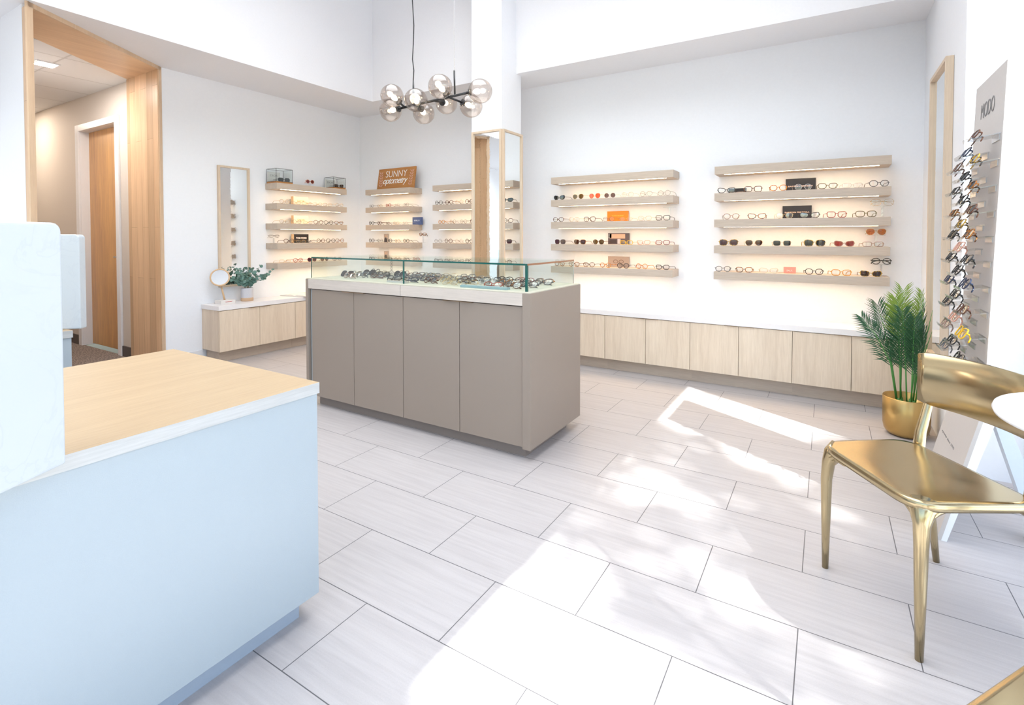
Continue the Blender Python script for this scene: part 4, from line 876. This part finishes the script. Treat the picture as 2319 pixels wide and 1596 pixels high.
# ------------------------------------------------------------------ brass chairs and table
def brass_chair(label, loc, rz):
    t = thing('brass_chair', label, 'chair', loc, rz, 'brass chairs')
    # seat: rounded quadrilateral, a little wider at the back, softly crowned
    cs_ = [(-.224, -.200), (.224, -.212), (.250, .150), (-.225, .150)]
    def rounded(cs, r, n=7):
        out = []
        for i, p in enumerate(cs):
            p = Vector(p); a = (Vector(cs[i-1])-p).normalized(); b = (Vector(cs[(i+1) % 4])-p).normalized()
            s0, s1 = p+a*r, p+b*r
            for k in range(n+1):
                u = k/n; out.append((s0*(1-u)**2+p*2*u*(1-u)+s1*u*u))
        return out
    R0 = rounded(cs_, .085)
    m = MB(); lv = [(.92, .4585), (.98, .4575), (1.0, .453), (1.002, .440), (.99, .431), (.90, .428)]
    rings = [[m._v((p.x*s, (p.y+.035)*s-.035, z+(.006*abs(p.x*s/.22)**2))) for p in R0] for s, z in lv]
    n = len(R0); ctr = m._v((0, -.035, .455)); cb = m._v((0, -.035, .428))
    inner = [m._v((p.x*.5, (p.y+.035)*.5-.035, .456)) for p in R0]
    for i in range(n):
        m._f([ctr, inner[i], inner[(i+1) % n]], True); m._f([inner[i], rings[0][i], rings[0][(i+1) % n], inner[(i+1) % n]], True)
        for A, Bq in zip(rings, rings[1:]): m._f([A[i], Bq[i], Bq[(i+1) % n], A[(i+1) % n]], True)
        m._f([cb, rings[-1][(i+1) % n], rings[-1][i]], True)
    m.build('seat', m_brass, t, world=False)
    for sx, sy in ((-1, -1), (1, -1)):
        m = MB(); x, y = sx*.205, sy*.182; c = Vector((sx*-.7, -sy*.7, 0))
        m.tube([(x, y, 0), (x, y, .18), (x, y, .33), (x-sx*.004, y-sy*.004, .39), (x-sx*.012, y-sy*.012, .422), (x-sx*.026, y-sy*.026, .434)], [.0105, .0150, .0185, .0215, .031, .046], 16)
        for dx_, dy_ in ((-sx, 0), (0, -sy)):
            m.tube([(x, y, .375), (x+dx_*.012, y+dy_*.012, .412), (x+dx_*.045, y+dy_*.045, .429), (x+dx_*.085, y+dy_*.085, .434)], [.014, .014, .011, .004], 10)
        m.build('leg', m_brass, t, world=False)
    for sx in (-1, 1):
        m = MB(); x = sx*.200
        m.tube([(x*1.06, .255, 0), (x*1.04, .232, .15), (x*1.0, .190, .32), (x*.97, .160, .43), (x*.98, .170, .50), (x*1.02, .200, .58), (x*1.04, .222, .66), (x*1.04, .232, .72)], [.0105, .014, .0185, .020, .0175, .015, .013, .010], 14)
        m.tube([(x*.99, .175, .40), (x*.9, .13, .425), (x*.82, .07, .433)], [.015, .014, .005], 10)
        m.build('leg', m_brass, t, world=False)
    # backrest: a wide band, curved and rounded
    m = MB(); N_ = 22; cols = []
    for i in range(N_+1):
        a = -1+2*i/N_; x = .228*a; y = .236-.048*(a*a); hx = 1-.10*abs(a)**14
        zc = .693; hh = .098*hx
        cols.append([(x, y+dy, zc+dz*hh) for dy, dz in ((-.007, -.97), (-.0075, 0), (-.007, .97), (0, 1.0), (.007, .97), (.0075, 0), (.007, -.97), (0, -1.0))])
    V = [[m._v(p) for p in c] for c in cols]
    for A, Bq in zip(V, V[1:]):
        for k in range(8): m._f([A[k], Bq[k], Bq[(k+1) % 8], A[(k+1) % 8]], True)
    m._f(V[0]); m._f(V[-1][::-1])
    m.build('backrest', m_brass, t, world=False)
    return t
brass_chair('polished brass chair with wide curved back beside the round table', (.2755, 2.088, 0), math.radians(-55.5))
brass_chair('second brass chair cropped at the bottom right corner', (.436, 1.040, 0), math.radians(-123.1))

tb = thing('round_table', 'small round white table at the right edge beside the brass chair', 'table', (.6515, 1.707, 0))
MB().lathe([(0, .763), (.269, .763), (.281, .767), (.284, .775), (.281, .783), (.275, .785), (0, .785)], 72).build('tabletop', m_table, tb, world=False)
MB().lathe([(.0, .012), (.17, .010), (.19, .004), (.19, 0), (0, 0)], 48).build('base_plate', m_table, tb, world=False)
MB().lathe([(.024, .012), (.022, .40), (.024, .745)], 24).build('pedestal', m_table, tb, world=False)
MB().lathe([(0, .745), (.20, .745), (.20, .7625), (0, .7625)], 32).build('mounting_plate', m_tleg, tb, world=False)

# ------------------------------------------------------------------ tree outside that dapples the sun
tr_ = thing('street_tree', 'leafy street tree outside the shop window', 'tree', (7.0, -1.7, -.12))
rnd = random.Random(8); m_tl = paint('tree_leaf', (.07, .16, .04), .6)
S_ = SUN_V; sa = S_.cross(Vector((0, 0, 1))).normalized(); sb = sa.cross(S_).normalized()
lm = MB(); ctr = Vector((7.0, 0, 0))
def floor_to_canopy(fx, fy, t): return Vector((fx, fy, 0))+Vector((1.475, -.80, 1.88))*t
cl_ = []
for i in range(46):
    fx = rnd.uniform(-1.3, .55); fy = rnd.uniform(1.5, 3.2) if i < 41 else rnd.uniform(3.3, 4.2)
    t = rnd.uniform(4.4, 5.6); cl_.append((floor_to_canopy(fx, fy, t), rnd.uniform(.10, .26) if fy > 3.2 else rnd.uniform(.16, .34)))
for i in range(16):
    fx = rnd.uniform(-1.3, 1.5); fy = rnd.uniform(-.8, 1.3); cl_.append((floor_to_canopy(fx, fy, rnd.uniform(4.4, 5.6)), rnd.uniform(.07, .15)))
for i in range(52):
    fx = rnd.uniform(.05, 1.25); fy = rnd.uniform(1.5, 3.3); cl_.append((floor_to_canopy(fx, fy, rnd.uniform(4.4, 5.6)), rnd.uniform(.18, .32)))
for c, R in cl_:
    for k in range(int(20+R*130)):
        d = Vector((rnd.gauss(0, 1), rnd.gauss(0, 1), rnd.gauss(0, 1)))*R*.48
        p = c+d; n = Vector((rnd.gauss(0, 1), rnd.gauss(0, 1), rnd.gauss(0, 1)+.5)).normalized(); a = n.orthogonal().normalized(); b = n.cross(a); r = rnd.uniform(.05, .09)
        lm._f([lm._v(p-a*r), lm._v(p+b*r*.5), lm._v(p+a*r), lm._v(p-b*r*.5)])
lm.build('crown', m_tl, tr_)
trk = MB(); trk.tube([(7, -1.7, -.12), (7.05, -1.72, 3), (6.9, -1.6, 6), (7, -1.6, 9)], [.16, .13, .10, .05], 12)
for k in range(10):
    c = cl_[k*6][0]; trk.tube([(6.95, -1.62, 6.4+k*.15), Vector((6.95, -1.62, 7)).lerp(c, .6), c], [.04, .025, .008], 6)
trk.build('trunk', m_bark, tr_)
